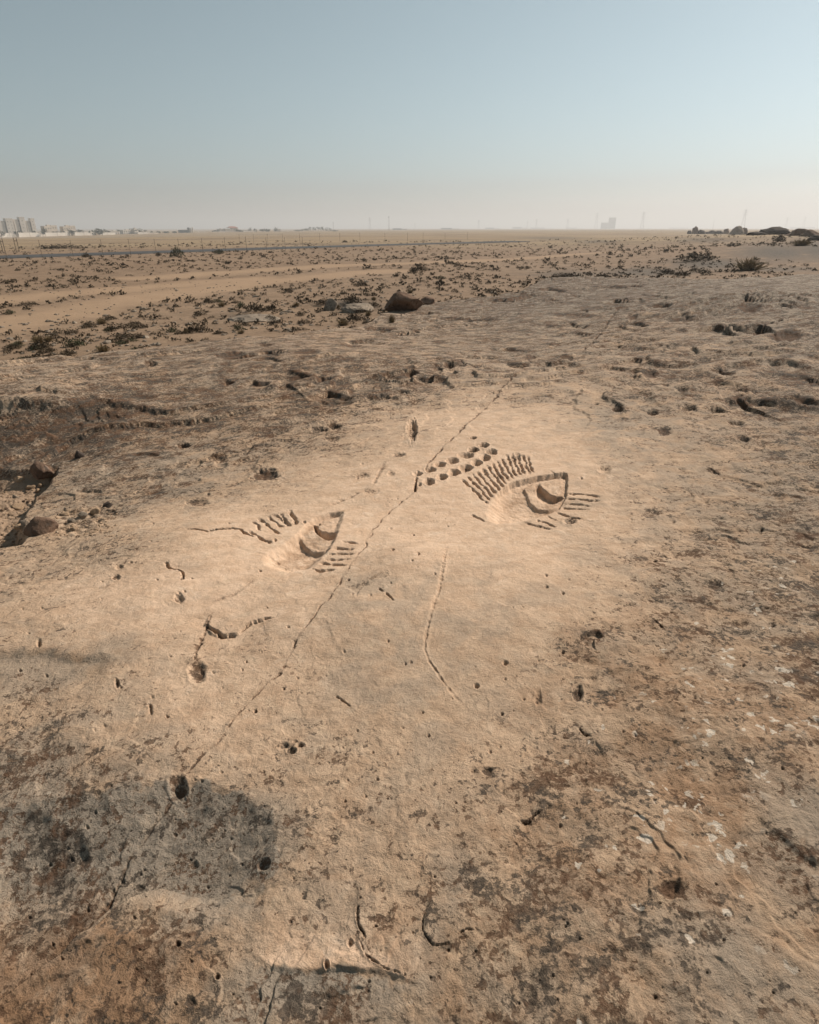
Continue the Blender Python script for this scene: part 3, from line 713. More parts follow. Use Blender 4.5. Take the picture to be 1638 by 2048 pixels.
# ---- rows of cup marks
ROW_A = [(520,220,27,14),(597,268,33,19),(521,300,40,21),(472,340,58,25),(372,378,45,26),(283,405,41,21),(216,440,40,23),(125,465,34,18)]
ROW_B = [(650,312,42,26),(608,355,36,25),(545,393,38,25),(470,428,45,27),(385,460,42,25),(298,492,38,25),(205,525,41,26)]
ORD = ["first", "second", "third", "fourth", "fifth", "sixth", "seventh", "eighth"]
for R, who in ((ROW_A, "far row"), (ROW_B, "near row")):
    for i, (a, b, rx, ry) in enumerate(R):
        pit(800 + a / 3.561, 820 + b / 3.561, rx / 3.561 * 1.02, ry / 3.561 * .88, .044 if i not in (0, 7) or R is ROW_B else .026, .55, "cup_mark", stain=.30, rag=.10)
pit(1141,1037,13,7,.035,.4,"rock_pit",stain=.3); pit(1063,939,4,3,.02,.5); pit(1031,916,6,4,.02,.5)
# small natural hollows
for (a, b, rx, ry, d, st) in [
 (1298,748,19,8,.05,.5),(1272,744,6,3,.02,.4),(1332,770,9,4,.03,.3),(1365,778,15,6,.045,.4),(1236,810,13,6,.03,.4),(1306,818,13,6,.04,.4),(1380,812,16,7,.055,.4),(1438,814,21,8,.065,.5),(1474,838,18,5,.04,.5),(1193,802,7,3,.02,.3),
 (1330,858,15,9,.02,.5),(1490,873,14,5,.03,.4),(1210,938,14,8,.03,.2),(1305,1018,24,12,.015,.3),(1365,932,9,5,.01,.3),(530,942,30,13,.05,.6),(668,853,18,8,.035,.5),(640,860,18,7,.03,.5),(665,878,16,7,.015,.4),(824,862,11,22,.045,.4),(898,732,12,7,.05,.4),(820,738,10,5,.025,.4),(822,748,10,5,.035,.4),
 (300,724,15,5,.05,.5),(462,710,32,8,.04,.5),(550,668,20,5,.03,.4),(530,688,16,5,.03,.3),(710,690,22,6,.03,.4),(395,1000,24,9,.03,.5),(640,757,10,5,.03,.5),(366,886,14,6,.045,.5),(655,758,8,4,.02,.4),(615,715,30,8,.02,.5),(1060,715,18,7,.03,.4),(1500,620,26,8,.04,.5),(1575,672,34,11,.06,.7),(1520,655,14,5,.03,.4),(1360,660,14,4,.03,.3),(1262,640,14,4,.03,.3),(1130,715,18,7,.02,.3),(1440,580,12,3,.03,.3),
 (358,1198,11,9,.03,.3),(394,1342,18,24,.026,.6),(356,1572,19,21,.04,.4),(565,1487,15,8,.02,.3),(583,1498,10,7,.03,.3),(600,1487,9,6,.025,.3),(590,1480,6,4,.015,.2),(953,1375,6,5,.03,.2),(1010,1333,6,5,.025,.2),(1092,1180,5,3.5,.02,.2),(1125,1193,4,3.5,.02,.2),(1125,1310,4,3,.02,.2),(1004,1430,4,4,.015,.2),(1092,1155,4,3,.015,.2),
 (527,1722,14,13,.022,.3),(653,1926,6,9,.04,.2),(357,1890,6,7,.03,.3),(434,1950,6,7,.03,.3),(1155,1392,12,17,.03,.5),(1076,1400,8,18,.016,.2),(725,950,16,6,.02,.3),(745,985,18,6,.012,.3),(782,948,8,5,.015,.3),(798,911,14,5,.025,.3),(238,1133,9,6,.02,.3),(232,1155,9,6,.02,.3),(216,1752,7,10,.014,.3),(236,1732,6,7,.012,.2),(205,1780,10,6,.012,.3),
 (380,2000,12,12,.012,.4),(975,1545,14,9,.018,.4),(345,1645,5,4,.01,.3),(382,1700,10,9,.012,.4),(272,1745,10,8,.01,.3),(945,1545,6,4,.01,.2),(1428,1165,18,12,.022,.4),(1548,1246,5,5,.02,.2),(1370,1105,40,14,.02,.2),(1340,1800,30,18,.022,.5),(1480,1245,20,10,.02,.3),(870,1150,3,3,.012,.2),(705,1190,3,3,.012,.2),(700,1880,7,9,.02,.3),(980,1505,4,4,.014,.2),(79,1290,5,10,.03,.2),(235,1370,5,9,.025,.3),(1000,1495,4,3,.012,.2),(1268,1480,4,4,.015,.2)]:
    big = rx * ry > 60
    pit(a, b, rx, ry, d, .45, "rock_pit" if big else None, stain=st, rag=.35 if b < 1300 else .14)
# many more unnamed pinholes, scattered
for i in range(260):
    a, b = random.uniform(40, 1600), random.uniform(900, 2030)
    r = random.uniform(2.0, 4.2)
    pit(a, b, r, r * random.uniform(.6, 1.0), .007 + .004 * r * random.random(), .5, stain=.2, rag=.2)

# ---- cracks
F1 = [(1236,624),(1218,646),(1200,666),(1185,682),(1168,698)]
F2 = [(1062,724),(1035,750),(1008,777),(985,801),(958,828),(935,850),(915,872),(895,890),(878,908),(862,926),(846,946)]
F3 = [(833,962),(829,978),(826,988),(812,998),(796,1008),(780,1022),(765,1036),(748,1053),(738,1068),(730,1086),(722,1100),(705,1122),(690,1146),(672,1174),(655,1204),(640,1222),(626,1240),(612,1258),(600,1276),(590,1300)]
F4 = [(590,1300),(572,1326),(555,1350),(528,1376),(500,1400),(480,1422),(460,1445),(445,1468),(428,1492),(400,1518),(370,1550),(357,1572)]
F5 = [(350,1588),(330,1612),(308,1630),(290,1650),(268,1672),(248,1694),(236,1722),(222,1752),(196,1790),(160,1830),(120,1872)]
groove(F1, 1.58, 0.0310, "crack", "far end of the long fissure, highest on the slab", jag=.7, gap=.04, seed=201, peck=.35, taper=.05)
groove(F2, 1.5, .010, "crack", "long straight fissure running up from the rows of cup marks", jag=.8, gap=.34, seed=202, peck=.35, taper=.02, stain=.6)
groove(F3, 1.5, .0065, "crack", "fissure passing between the two eye-shaped carvings", jag=.9, gap=.34, seed=203, peck=.35, taper=.02, stain=.55)
groove(F4, 1.7, .006, "crack", "fissure below the carvings, ending at a dark round pit", jag=1.0, gap=.34, seed=204, peck=.35, taper=.02, stain=.6)
groove(F5, 1.8, .006, "crack", "faint fissure fading into the shaded hollow", jag=1.0, gap=.04, seed=205, peck=.35, taper=.04, stain=.25)
groove([(833,958),(831,972),(830,985)], 1.8, .04, jag=.3, seed=206)
groove([(374,1061),(395,1062),(416,1063),(440,1059),(465,1054),(480,1058),(494,1066),(505,1071)], 1.7, .03, "crack", "thin dark crack leading left from the worn carving", jag=.7, seed=210, stain=.3)
groove([(330,1129),(342,1138),(354,1138),(364,1144),(364,1156),(358,1164)], 1.9, .028, "crack", "short hooked crack on the pale rock at the left", jag=.5, seed=211, stain=.3)
groove([(413,1246),(427,1259),(448,1264),(470,1262)], 2.2, .03, "crack", "wide black gap under a lifted flake of rock", jag=.5, seed=212, stain=.3)
groove([(480,1258),(500,1241),(526,1235),(548,1233)], 1.3, .016, jag=.8, seed=213)
groove([(424,1220),(413,1246),(396,1290),(388,1320)], 1.6, .007, jag=.8, gap=.1, seed=214, stain=.4)
groove([(757,1177),(765,1184)], 2.0, .02, jag=.3, seed=215); groove([(772,1188),(786,1206)], 2.0, .02, jag=.3, seed=216)
groove([(1040,1640),(1060,1643),(1086,1629)], 1.8, .013, "crack", "curved black crack under a small lip of rock", jag=.3, seed=217)
groove([(716,1808),(717,1840),(726,1864)], 1.7, .011, "crack", "upright dark crack along a flaked slab edge", jag=.4, seed=218)
groove([(720,1882),(732,1910),(762,1930),(800,1946)], 1.2, .007, jag=1.0, gap=.15, seed=219)
groove([(852,1826),(851,1860),(868,1880),(900,1885)], 1.2, .007, "crack", "hooked crack around a grey rounded flake", jag=.4, seed=220)
groove([(916,1868),(932,1860),(946,1862)], 1.3, .006, jag=.3, seed=221)
groove([(1158,1462),(1166,1472),(1180,1478)], 1.6, .012, jag=.4, seed=222); groove([(1305,1240),(1318,1250),(1324,1258)], 1.6, .012, jag=.4, seed=223)
groove([(672,1392),(690,1404),(700,1412)], 1.4, .010, jag=.3, seed=224); groove([(1100,945),(1110,950)], 1.4, .004, seed=225)
groove([(300,1410),(303,1430)], 1.8, .010, seed=226); groove([(1415,928),(1428,934),(1440,943)], 1.4, .012, seed=227)
# the two sides of the fissure do not stand level
step(F3 + F4[1:]  , .0018, .010, .05, side=1, sharp=True, taper=.05); step(F2, .003, .008, .08, side=1, sharp=True, taper=.05)
# shallow curved vein right of centre
vein = [(893,1095),(888,1120),(884,1145),(878,1180),(870,1205),(863,1230),(853,1268),(848,1300),(858,1326),(873,1348),(895,1378),(912,1396),(926,1408)]
step(vein, .006, .022, .10, side=-1, taper=.08)
groove(vein, 2.6, .006, "carved_groove", "long shallow curving groove below the larger carving", jag=.5, seed=230, stain=.12, taper=.1)
groove([(770,925),(745,975),(680,1000),(640,1018)], 3.0, .006, jag=1.0, gap=.2, seed=231, stain=.3)
groove([(505,1160),(470,1185),(430,1198)], 3.5, .005, jag=1.0, gap=.15, seed=232, stain=.35)

# ---- build the sheet and cut it into parts along the carvings
V = np.stack([GX, GY, Z], -1)
du = np.gradient(V, axis=1); dv = np.gradient(V, axis=0)
Nn = np.cross(du, dv); Nn *= np.sign(Nn[..., 2:3] + 1e-12); Nn /= np.linalg.norm(Nn, axis=-1, keepdims=True) + 1e-12
V, Nn = V.reshape(-1, 3), Nn.reshape(-1, 3)
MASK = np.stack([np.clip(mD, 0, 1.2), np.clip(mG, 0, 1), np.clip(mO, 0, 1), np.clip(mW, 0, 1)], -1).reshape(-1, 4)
MASK2 = np.stack([np.clip(mF, 0, 1), mS, np.clip(rough, 0, 1), np.clip(mX, 0, 1)], -1).reshape(-1, 4)
idx = np.arange(NR * NC, dtype=np.int32).reshape(NR, NC)
F = np.stack([idx[:-1, :-1], idx[1:, :-1], idx[1:, 1:], idx[:-1, 1:]], -1).reshape(-1, 4)
FID = IDV[:-1, :-1].ravel()
def cut(fid, name, parent=None, label=None):
    f = F[FID == fid]
    if len(f) < 3: return None
    used, inv = np.unique(f, return_inverse=True)
    me = np_mesh(name, V[used], inv.reshape(-1, 4))
    set_attr(me, "mask", MASK[used]); set_attr(me, "mask2", MASK2[used])
    me.normals_split_custom_set_from_vertices(Nn[used].astype(np.float32))
    o = link(name, me, M['rock'], parent)
    if label: o["label"] = label
    return o
rock = cut(0, "rock_outcrop"); tag(rock, kind="structure")
objs = {0: rock}
for i, (nm, par, lab) in PARTS.items():
    o = cut(i, nm, objs.get(par) or rock, lab)
    if o: objs[i] = o

def rock_z(x, y):
    """height of the finished rock sheet under a point (nearest vertex)"""
    r = int(np.argmin(np.abs(GY[:, NC // 2] - y))); c = int(np.argmin(np.abs(GX[r] - x)))
    return float(Z[r, c])

# ================================================================== DESERT PLAIN
PCP = [(0,700,-1.55),(400,640,-1.52),(800,600,-1.42),(0,600,-1.56),(400,560,-1.56),(800,540,-1.5),(0,514,-1.6),(400,500.5,-1.6),(600,494,-1.6),(850,487.5,-1.6),(1200,500,-1.45),(1200,530,-1.30),
       (1000,560,-1.38),(1400,540,-1.02),(1638,535,-.80),(1800,530,-.7),(1560,491,.05),(1660,491,.15),(1450,503,-.45),(1638,468,.40),(1500,470,.30),(1390,472,-.05),(1300,483,-.95),(1800,475,.3),
       (1250,475,-1.9),(900,474,-2.0),(600,480,-2.1),(-200,480,-4.0)]
FAR = [(0,474.5,900),(-150,477,900),(150,470.5,950),(280,467.5,1000),(400,465,1100),(600,463,1200),(850,461,1500),(1050,459.6,2000),(1200,459,2500),(1500,459,2500),(1750,459,2500)]
_pp, _pv = [], []
for px, py, z in PCP:
    x, y = at_z(px, py, z); _pp.append((x / y, math.log(y))); _pv.append(z)
for px, py, d in FAR:
    rx, ry, rz = ray(px, py); _pp.append((rx / ry, math.log(d))); _pv.append(EYE + d * rz / ry)
_pt = TPS(_pp, _pv, 2e-3)
def plain_macro(x, y):
    yy = np.maximum(y, 4.0)
    return np.maximum(_pt(np.clip(x / yy, -.75, .75), np.log(np.clip(yy, 8, 2500))), -11)
def on_plain(px, py, f=None):
    f = f or plain_macro
    x, y = at_z(px, py, -1.5)
    lo, hi = 3.0, 4000.0
    rx, ry, rz = ray(px, py)
    ys = np.exp(np.linspace(math.log(8), math.log(4000), 1500))
    g = EYE + ys * rz / ry - f(rx / ry * ys, ys)
    k = np.where(g < 0)[0]
    y = ys[k[0]] if len(k) else 3500.0
    if len(k) and k[0] > 0:
        a, b = g[k[0] - 1], g[k[0]]; y = ys[k[0] - 1] + (ys[k[0]] - ys[k[0] - 1]) * a / (a - b)
    return float(rx / ry * y), float(y)

ROADPX = [(0,513.5),(200,507),(400,500.6),(600,494.3),(750,489.9),(850,487.2),(930,485.4)]
road = [on_plain(a, b) for a, b in ROADPX]
d0 = np.array(road[0]) - np.array(road[1]); road.insert(0, tuple(np.array(road[0]) + d0 * 2.5))
d1 = np.array(road[-1]) - np.array(road[-2]); road.append(tuple(np.array(road[-1]) + d1 * 1.5))
road_z = [float(plain_macro(np.array(x), np.array(y))) for x, y in road]

def plain_height(x, y, fine=True):
    z = plain_macro(x, y)
    r = np.hypot(x, y)
    z = z + (.13 * noise(x / 14, y / 14, 101) + .07 * noise(x / 5, y / 5, 102)) * sstep(6, 20, r) * (1 - .5 * sstep(120, 300, r))
    z = z + .5 * noise(x / 60, y / 45, 103) * sstep(70, 200, r) * (1 - .4 * sstep(300, 900, r))
    if fine: z = z + .03 * noise(x / 1.2, y / 1.2, 104) * (1 - sstep(60, 120, r))
    for cx_, cy_, a, b, h in HEAPS:
        z = z + h * np.exp(-((x - cx_) / a) ** 2 - ((y - cy_) / b) ** 2)
    m = (y > 40) & (y < 400)
    d, t, _ = line_sd(x, y, road)
    S = np.concatenate([[0], np.cumsum(np.hypot(*np.diff(np.array(road), axis=0).T))]); S /= S[-1]
    rz_ = np.interp(t, S, road_z)
    k = sstep(16, 4.5, d)
    return z * (1 - k) + (rz_ - .10) * k
HEAPS = []
for px, py, rx_m, ry_m, h in [(640,498,4.0,1.6,.55),(668,497,3.0,1.4,.5),(690,500,2.5,1.5,.3),(725,498,2.5,1.2,.3),(765,496,4,1.3,.35),(470,508,4,1.6,.3),(1120,480,9,4,.5),(1240,487,8,3,.4),(1440,480,6,3,.35),(1350,500,5,2.5,.3),(700,612,2.2,.9,.25),(500,632,1.8,.7,.14)]:
    x, y = on_plain(px, py); HEAPS.append((x, y, rx_m, ry_m, h))

az = np.concatenate([np.linspace(-180, -48, 30)[:-1], np.linspace(-48, -34, 30)[:-1], np.linspace(-34, 34, 720)[:-1], np.linspace(34, 48, 30)[:-1], np.linspace(48, 180, 30)])
rr = np.concatenate([np.exp(np.linspace(math.log(6.0), math.log(160), 250))[:-1], np.exp(np.linspace(math.log(160), math.log(2600), 90))[:-1], np.exp(np.linspace(math.log(2600), math.log(30000), 14))])
A2, R2 = np.meshgrid(np.radians(az), rr)
PXw, PYw = R2 * np.sin(A2), R2 * np.cos(A2)
PZ = np.where(PYw > 3, plain_height(PXw, np.maximum(PYw, 3)), -1.9)
side = sstep(.95, 1.4, np.abs(PXw) / np.maximum(PYw, 3))
PZ = PZ * (1 - side) + (-1.9) * side
nr, nc = PXw.shape
ii = np.arange(nr * nc, dtype=np.int32).reshape(nr, nc)
PF = np.stack([ii[:-1, :-1], ii[1:, :-1], ii[1:, 1:], ii[:-1, 1:]], -1).reshape(-1, 4)[:, ::-1]
me = np_mesh("desert_plain", np.stack([PXw, PYw, PZ], -1).reshape(-1, 3), PF)
TRACKS = [[(-40,655),(120,628),(250,603),(380,583),(500,565),(640,552),(780,541)], [(-40,604),(200,585),(400,566),(520,556)], [(300,556),(700,530),(1000,520),(1250,503)]]
TRW = [[on_plain(a, b) for a, b in t] for t in TRACKS]
def track(x, y):
    d = np.minimum(line_sd(x, y, TRW[0])[0] / 2.0, line_sd(x, y, TRW[1])[0] / 1.8)
    d = np.minimum(d, line_sd(x, y, TRW[2])[0] / 2.2)
    return sstep(1.5, .4, d + .5 * noise(x / 3, y / 3, 111))
ROCKY = [(1560,505,110,20,1),(1420,528,100,13,1),(1640,500,90,26,1),(1290,545,110,12,.9),(1130,548,90,12,.7),(1560,538,90,8,.7),(700,610,70,14,.9),(500,632,55,9,.9),(1100,476,90,4,.7),(1190,483,60,5,.7),(1410,480,70,6,.8),(650,496,50,4,.3)]
qx, qy = to_px(PXw, np.maximum(PYw, 4), PZ)
rk = np.zeros_like(qx)
for a, b, sx, sy, v in ROCKY:
    rk = np.maximum(rk, v * np.exp(-((qx - a) / sx) ** 2 - ((qy - b) / sy) ** 2) * (PYw > 5))
tr = track(PXw, np.maximum(PYw, 4)) * (PYw > 5)
gr = sstep(90, 160, R2)
dk = .35 + .5 * sstep(25, 60, R2) * (.6 + noise(PXw / 20, PYw / 20, 112)) - .6 * tr
set_attr(me, "mask", np.stack([rk, tr, gr, np.clip(dk, 0, 1)], -1).reshape(-1, 4))
plain = link("desert_plain", me, M['plain']); tag(plain, kind="structure")

# road: a slab with shoulders, standing 6 cm over the sand
def ribbon(line, half, z_of, h):
    P = np.array(line); seg = []
    T = np.gradient(P, axis=0); T /= np.linalg.norm(T, axis=1, keepdims=True); Nr = np.stack([T[:, 1], -T[:, 0]], 1)
    for i in range(len(P)):
        for o_, dz in ((-half - .5, -.4), (-half, 0), (half, 0), (half + .5, -.4)):
            q = P[i] + Nr[i] * o_; seg.append((q[0], q[1], z_of[i] + h + dz))
    Fq = [(4 * i + k, 4 * i + k + 1, 4 * i + 5 + k, 4 * i + 4 + k) for i in range(len(P) - 1) for k in range(3)]
    return np.array(seg), np.array(Fq)
dense, dz_ = [], []
for i in range(len(road) - 1):
    for t in np.linspace(0, 1, 9)[:-1]:
        dense.append(tuple(np.array(road[i]) * (1 - t) + np.array(road[i + 1]) * t)); dz_.append(road_z[i] * (1 - t) + road_z[i + 1] * t)
dense.append(road[-1]); dz_.append(road_z[-1])
rv, rf = ribbon(dense, 3.6, dz_, .02)
tag(link("road", np_mesh("road", rv, rf[:, ::-1], False), M['asphalt']), kind="structure")

def pz(x, y): return float(plain_height(np.array([x]), np.array([y]))[0])
def plain_at(px, py):
    x, y = on_plain(px, py, lambda a, b: plain_height(a, b, False)); return x, y, pz(x, y)

# ================================================================== STONES
def ico(sub):
    import bmesh
    bm = bmesh.new(); bmesh.ops.create_icosphere(bm, subdivisions=sub, radius=1.0)
    v = np.array([p.co[:] for p in bm.verts]); f = np.array([[q.index for q in p.verts] for p in bm.faces]); bm.free()
    return v, f
ICO = {s: ico(s) for s in (1, 2, 3, 4, 5)}
def n3(v, s, seed):
    return noise(v[:, 0] * s + v[:, 2] * s * .7 + seed, v[:, 1] * s - v[:, 2] * s * .6 + seed * 1.7, seed % 97) + .5 * noise(v[:, 2] * s + seed, v[:, 0] * s * .8 + v[:, 1] * s * .5, (seed + 5) % 97)
def stone_verts(sub, dims, seed, planes=9, flat=.35, rough=.10):
    """a faceted, weathered stone: a sphere cut by random planes, then roughened"""
    v, f = ICO[sub]; v = v.copy(); r = np.random.default_rng(seed)
    for _ in range(planes):
        n = r.normal(size=3); n /= np.linalg.norm(n); d = r.uniform(.50, .82)
        over_ = np.maximum(v @ n - d, 0); v -= over_[:, None] * n * .92
    v *= (1 + rough * n3(v, 1.6, seed) + rough * .5 * n3(v, 4.5, seed + 3) + (rough * .25 * n3(v, 11, seed + 7) if sub > 3 else 0))[:, None]
    v[:, 2] = np.where(v[:, 2] < -flat, -flat + (v[:, 2] + flat) * .25, v[:, 2])
    v[:, 2] += flat
    s = np.array(dims) / np.array([np.ptp(v[:, 0]), np.ptp(v[:, 1]), np.ptp(v[:, 2])])
    return v * s, f
def stone(name, loc, dims, rz, seed, mat, label, sub=3, cat="stone", group=None, sink=.02, tilt=(0, 0), **kw):
    v, f = stone_verts(sub, dims, seed, **kw)
    me = np_mesh(name, v, f)
    o = link(name, me, M[mat]); o.location = (loc[0], loc[1], loc[2] - sink); o.rotation_euler = (tilt[0], tilt[1], rz)
    tag(o, label, cat, group); return o

def rock_stone(px, py, wpx, hpx, mat, label, seed, sub=3, group=None, cat="stone", depth=1.0, rz=None, sink=.15, **kw):
    """a stone whose foot the photograph shows at (px, py), wpx wide and hpx tall"""
    x, y, _ = on_rock(px, py)
    for _ in range(8):
        z = rock_z(x, y); x, y = at_z(px, py, z)
    d = math.sqrt(x * x + y * y + (EYE - z) ** 2); wm = wpx * d / FPX * .98; hm = hpx * d / FPX * 1.0
    y += wm * .35 * depth
    x = x / (y - wm * .35 * depth) * y
    return stone("stone" if cat == "stone" else "boulder", (x, y, rock_z(x, y)), (wm, wm * .8 * depth, hm), rz if rz is not None else random.uniform(-.5, .5), seed, mat, label, sub, cat, group, sink=hm * sink, **kw)

rock_stone(84,1069,58,36,'stone_red',"large brown blocky stone at the lower end of the gravel pocket",11,5,cat="boulder",rz=.2,planes=16,rough=.14)
rock_stone(90,950,40,30,'stone_red',"dark brown wedge of stone jutting over the top of the gravel pocket",12,5,cat="boulder",rz=-.3,planes=16,rough=.16,flat=.15,sink=.3)
rock_stone(161,916,18,17,'stone_dark',"small black stone lying alone on the grey slab",13,4)
rock_stone(36,1014,20,11,'stone_tan',"pale rounded stone in the middle of the gravel pocket",14,4)
rock_stone(31,997,14,11,'stone_grey',"grey angular stone just above the pale rounded one in the gravel pocket",15,3)
rock_stone(50,1052,13,12,'stone_grey',"grey stone in shadow against the large brown blocky stone",16,3)
rock_stone(42,1062,17,8,'stone_tan',"flat pale stone left of the large brown blocky stone",17,3)
rock_stone(45,977,17,8,'stone_tan',"flat pale slab of stone in the upper gravel pocket",18,3)
rock_stone(62,980,17,7,'stone_tan',"flat stone with a dark shadow, between the flat slab and the rock wall",19,3)
rock_stone(82,976,8,9,'stone_tan',"small upright pale stone against the pocket's rock wall",20,3)
rock_stone(76,985,10,7,'stone_tan',"small pale stone below the upright one by the pocket's rock wall",21,3)
rock_stone(217,1016,18,10,'stone_dark',"dark low stone at the right end of the rubble ledge",22,4)
rock_stone(193,1029,20,12,'stone_tan',"tan stone with a dark face, left of the dark low stone on the rubble ledge",23,4)
rock_stone(168,1036,17,14,'stone_grey',"grey stone in the middle of the rubble ledge",24,4)
rock_stone(145,1046,15,9,'stone_grey',"smaller grey stone nearest the large brown block on the rubble ledge",25,3)
rock_stone(150,1062,12,6,'stone_tan',"small flat tan stone below the rubble ledge",26,3)
rock_stone(61,1013,10,7,'stone_grey',"small grey stone tucked under the slab's left edge",27,3)
rock_stone(128,1032,16,7,'stone_tan',"low tan stone half buried above the large brown block",28,3)
pk = np.array(W2([(-60,930),(80,945),(95,965),(45,1020),(40,1085),(-60,1100)]))
def place_words(px, py, marks):
    """where something lies, said by the nearest landmark"""
    best = min(marks, key=lambda m: ((m[0] - px) / 1.0) ** 2 + ((m[1] - py) * 2.6) ** 2)
    dx, dy = px - best[0], (py - best[1]) * 2.6
    if abs(dx) > abs(dy): rel = "left of" if dx < 0 else "right of"
    else: rel = "beyond" if dy < 0 else "in front of"
    dd = math.hypot(dx, dy)
    return ("close " if dd < 28 else "" if dd < 75 else "well ") + rel + " " + best[2]
def settle(items, noun, group):
    """items: (object, px, words before noun, place). Objects that still share a label are told apart by their order from the left"""
    by = {}
    for it in items: by.setdefault((it[2], it[3]), []).append(it)
    o2 = ["", "second ", "third ", "fourth ", "fifth ", "sixth ", "seventh ", "eighth ", "ninth ", "tenth ", "eleventh ", "twelfth ", "thirteenth ", "fourteenth ", "fifteenth "]
    for (a, pl), g in by.items():
        g.sort(key=lambda t: t[1])
        for i, it in enumerate(g):
            pre = "" if len(g) == 1 else "leftmost " if i == 0 else "rightmost " if i == len(g) - 1 else (o2[i] if i < 15 else "middle ")
            suf = "" if len(g) == 1 or pre in ("leftmost ", "rightmost ", "middle ") else " from the left"
            it[0]["label"] = pre + a + " " + noun + suf + " " + pl; it[0]["group"] = group
G_ST = "small loose stones in the gravel pocket"
protos = [np_mesh("stone", *stone_verts(2, (1, .8, .5), 300 + i)) for i in range(8)]
ST_MARKS = [(84,1055,"the large brown block"),(91,930,"the jutting brown wedge"),(36,1010,"the pale rounded stone"),(31,992,"the grey angular stone"),(50,1048,"the shaded grey stone"),(42,1060,"the flat pale stone"),(45,975,"the flat pale slab"),(78,978,"the upright pale stone"),(61,1010,"the slab's left edge"),(5,945,"the sand bank"),(10,1090,"the pocket's lower lip")]
st_items = []
n_ = 0
while n_ < 70:
    px, py = random.uniform(-30, 110), random.uniform(936, 1095)
    x, y, _ = on_rock(px, py)
    if poly_sd(np.array([x]), np.array([y]), pk)[0] > -.02: continue
    z = rock_z(x, y); s = random.uniform(.018, .045)
    o = bpy.data.objects.new("stone", protos[n_ % 8]); COL.objects.link(o)
    if not protos[n_ % 8].materials: protos[n_ % 8].materials.append(M[['stone_tan', 'stone_grey', 'stone_tan', 'stone_red'][n_ % 4]])
    o.location = (x, y, z - s * .1); o.scale = (s, s, s * random.uniform(.6, 1.0)); o.rotation_euler = (random.uniform(-.3, .3), random.uniform(-.3, .3), random.uniform(0, 6.3))
    tag(o, "x", "stone", G_ST)
    st_items.append((o, px, ("tiny " if s < .026 else "small ") + ['tan', 'grey', 'tan', 'brown'][(n_ % 8) % 4], place_words(px, py, ST_MARKS))); n_ += 1
settle(st_items, "stone", G_ST)
# fine gravel in the pocket and on the rubble ledge
gv, gf, base_i = [], [], 0
v1, f1 = ICO[1]
for i in range(900):
    px, py = (random.uniform(-40, 110), random.uniform(930, 1100)) if i < 720 else (random.uniform(110, 240), random.uniform(1005, 1070))
    x, y, _ = on_rock(px, py)
    if i < 720 and poly_sd(np.array([x]), np.array([y]), pk)[0] > .0: continue
    s = random.uniform(.004, .013); z = rock_z(x, y)
    q = v1[:, :] * np.array([s, s * random.uniform(.6, 1), s * random.uniform(.4, .8)]) * (1 + .25 * rng.normal(size=(len(v1), 1)))
    a = random.uniform(0, 6.3); c_, s_ = math.cos(a), math.sin(a)
    gv.append(np.stack([q[:, 0] * c_ - q[:, 1] * s_ + x, q[:, 0] * s_ + q[:, 1] * c_ + y, q[:, 2] + z + s * .15], 1)); gf.append(f1 + base_i); base_i += len(v1)
g = link("gravel", np_mesh("gravel", np.concatenate(gv), np.concatenate(gf), False), M['stone_tan']); tag(g, "loose tan gravel filling the hollow at the slab's left edge", "gravel", kind="stuff")

# boulders at the outcrop's edge
rock_stone(803,624,78,40,'stone_red',"big dark overhanging boulder perched at the edge of the rock",31,5,cat="boulder",rz=.1,planes=12,flat=.8,sink=.06,rough=.07)
rock_stone(857,609,32,17,'stone_red',"small reddish boulder touching the right side of the big dark boulder",32,4,cat="boulder",rz=.3)
def plain_stone(px, py, wpx, hpx, mat, label, seed, sub=3, cat="boulder", group=None, sink=.15, depth=1.0, name="boulder", **kw):
    x, y, z = plain_at(px, py); d = math.hypot(x, y); wm, hm = wpx * d / FPX * .95, hpx * d / FPX
    return stone(name, (x, y, pz(x, y)), (wm, wm * .8 * depth, hm * 1.2), random.uniform(-.4, .4), seed, mat, label, sub, cat, group, sink=hm * sink, **kw)
plain_stone(662,620,28,22,'stone_grey',"pointed grey boulder with a dark face, left of the big overhanging boulder",33,4)
plain_stone(720,622,70,16,'stone_grey',"low grey rock slab between the pointed and the big boulder",34,5,sink=.3,rough=.22,planes=14)
plain_stone(500,640,110,13,'stone_grey',"wide flat grey slab showing through the sand among shrubs",35,5,sink=.35,rough=.22,planes=14)
# rocks along the skyline at the right
for i, (px, py, w_, h_, mt, lb) in enumerate([
    (1379,468,9,6,'stone_dark',"small dark rock at the left end of the skyline rocks"),
    (1390,468,12,13,'stone_red',"upright brown rock near the left end of the skyline rocks"),
    (1403,468,16,8,'stone_dark',"low dark rock right of the upright brown rock on the skyline"),
    (1421,468,20,7,'stone_dark',"long low dark rock in the middle of the left skyline rocks"),
    (1440,468,18,6,'stone_dark',"flat dark rock left of the small brown skyline rock"),
    (1453,468,10,10,'stone_red',"small brown rock just left of the big round skyline boulder"),
    (1474,469,27,15,'stone_grey',"big round grey boulder on the skyline"),
    (1488,469,12,12,'stone_red',"brown rock leaning on the right of the big round skyline boulder"),
    (1510,470,34,6,'stone_dark',"low dark ridge of rock between the round boulder and the dark mound"),
    (1548,469,50,13,'stone_dark',"broad black mound of rock on the skyline at the right"),
    (1592,471,42,12,'stone_red',"reddish brown rock mass right of the broad black mound"),
    (1622,472,38,11,'stone_red',"brown rock mass at the far right end of the skyline"),
    (1634,481,30,10,'stone_dark',"dark rock below the far right end of the skyline")]):
    plain_stone(px, py, w_, h_, mt, lb, 50 + i, 4, cat="boulder", sink=.2, rough=.34, planes=14)

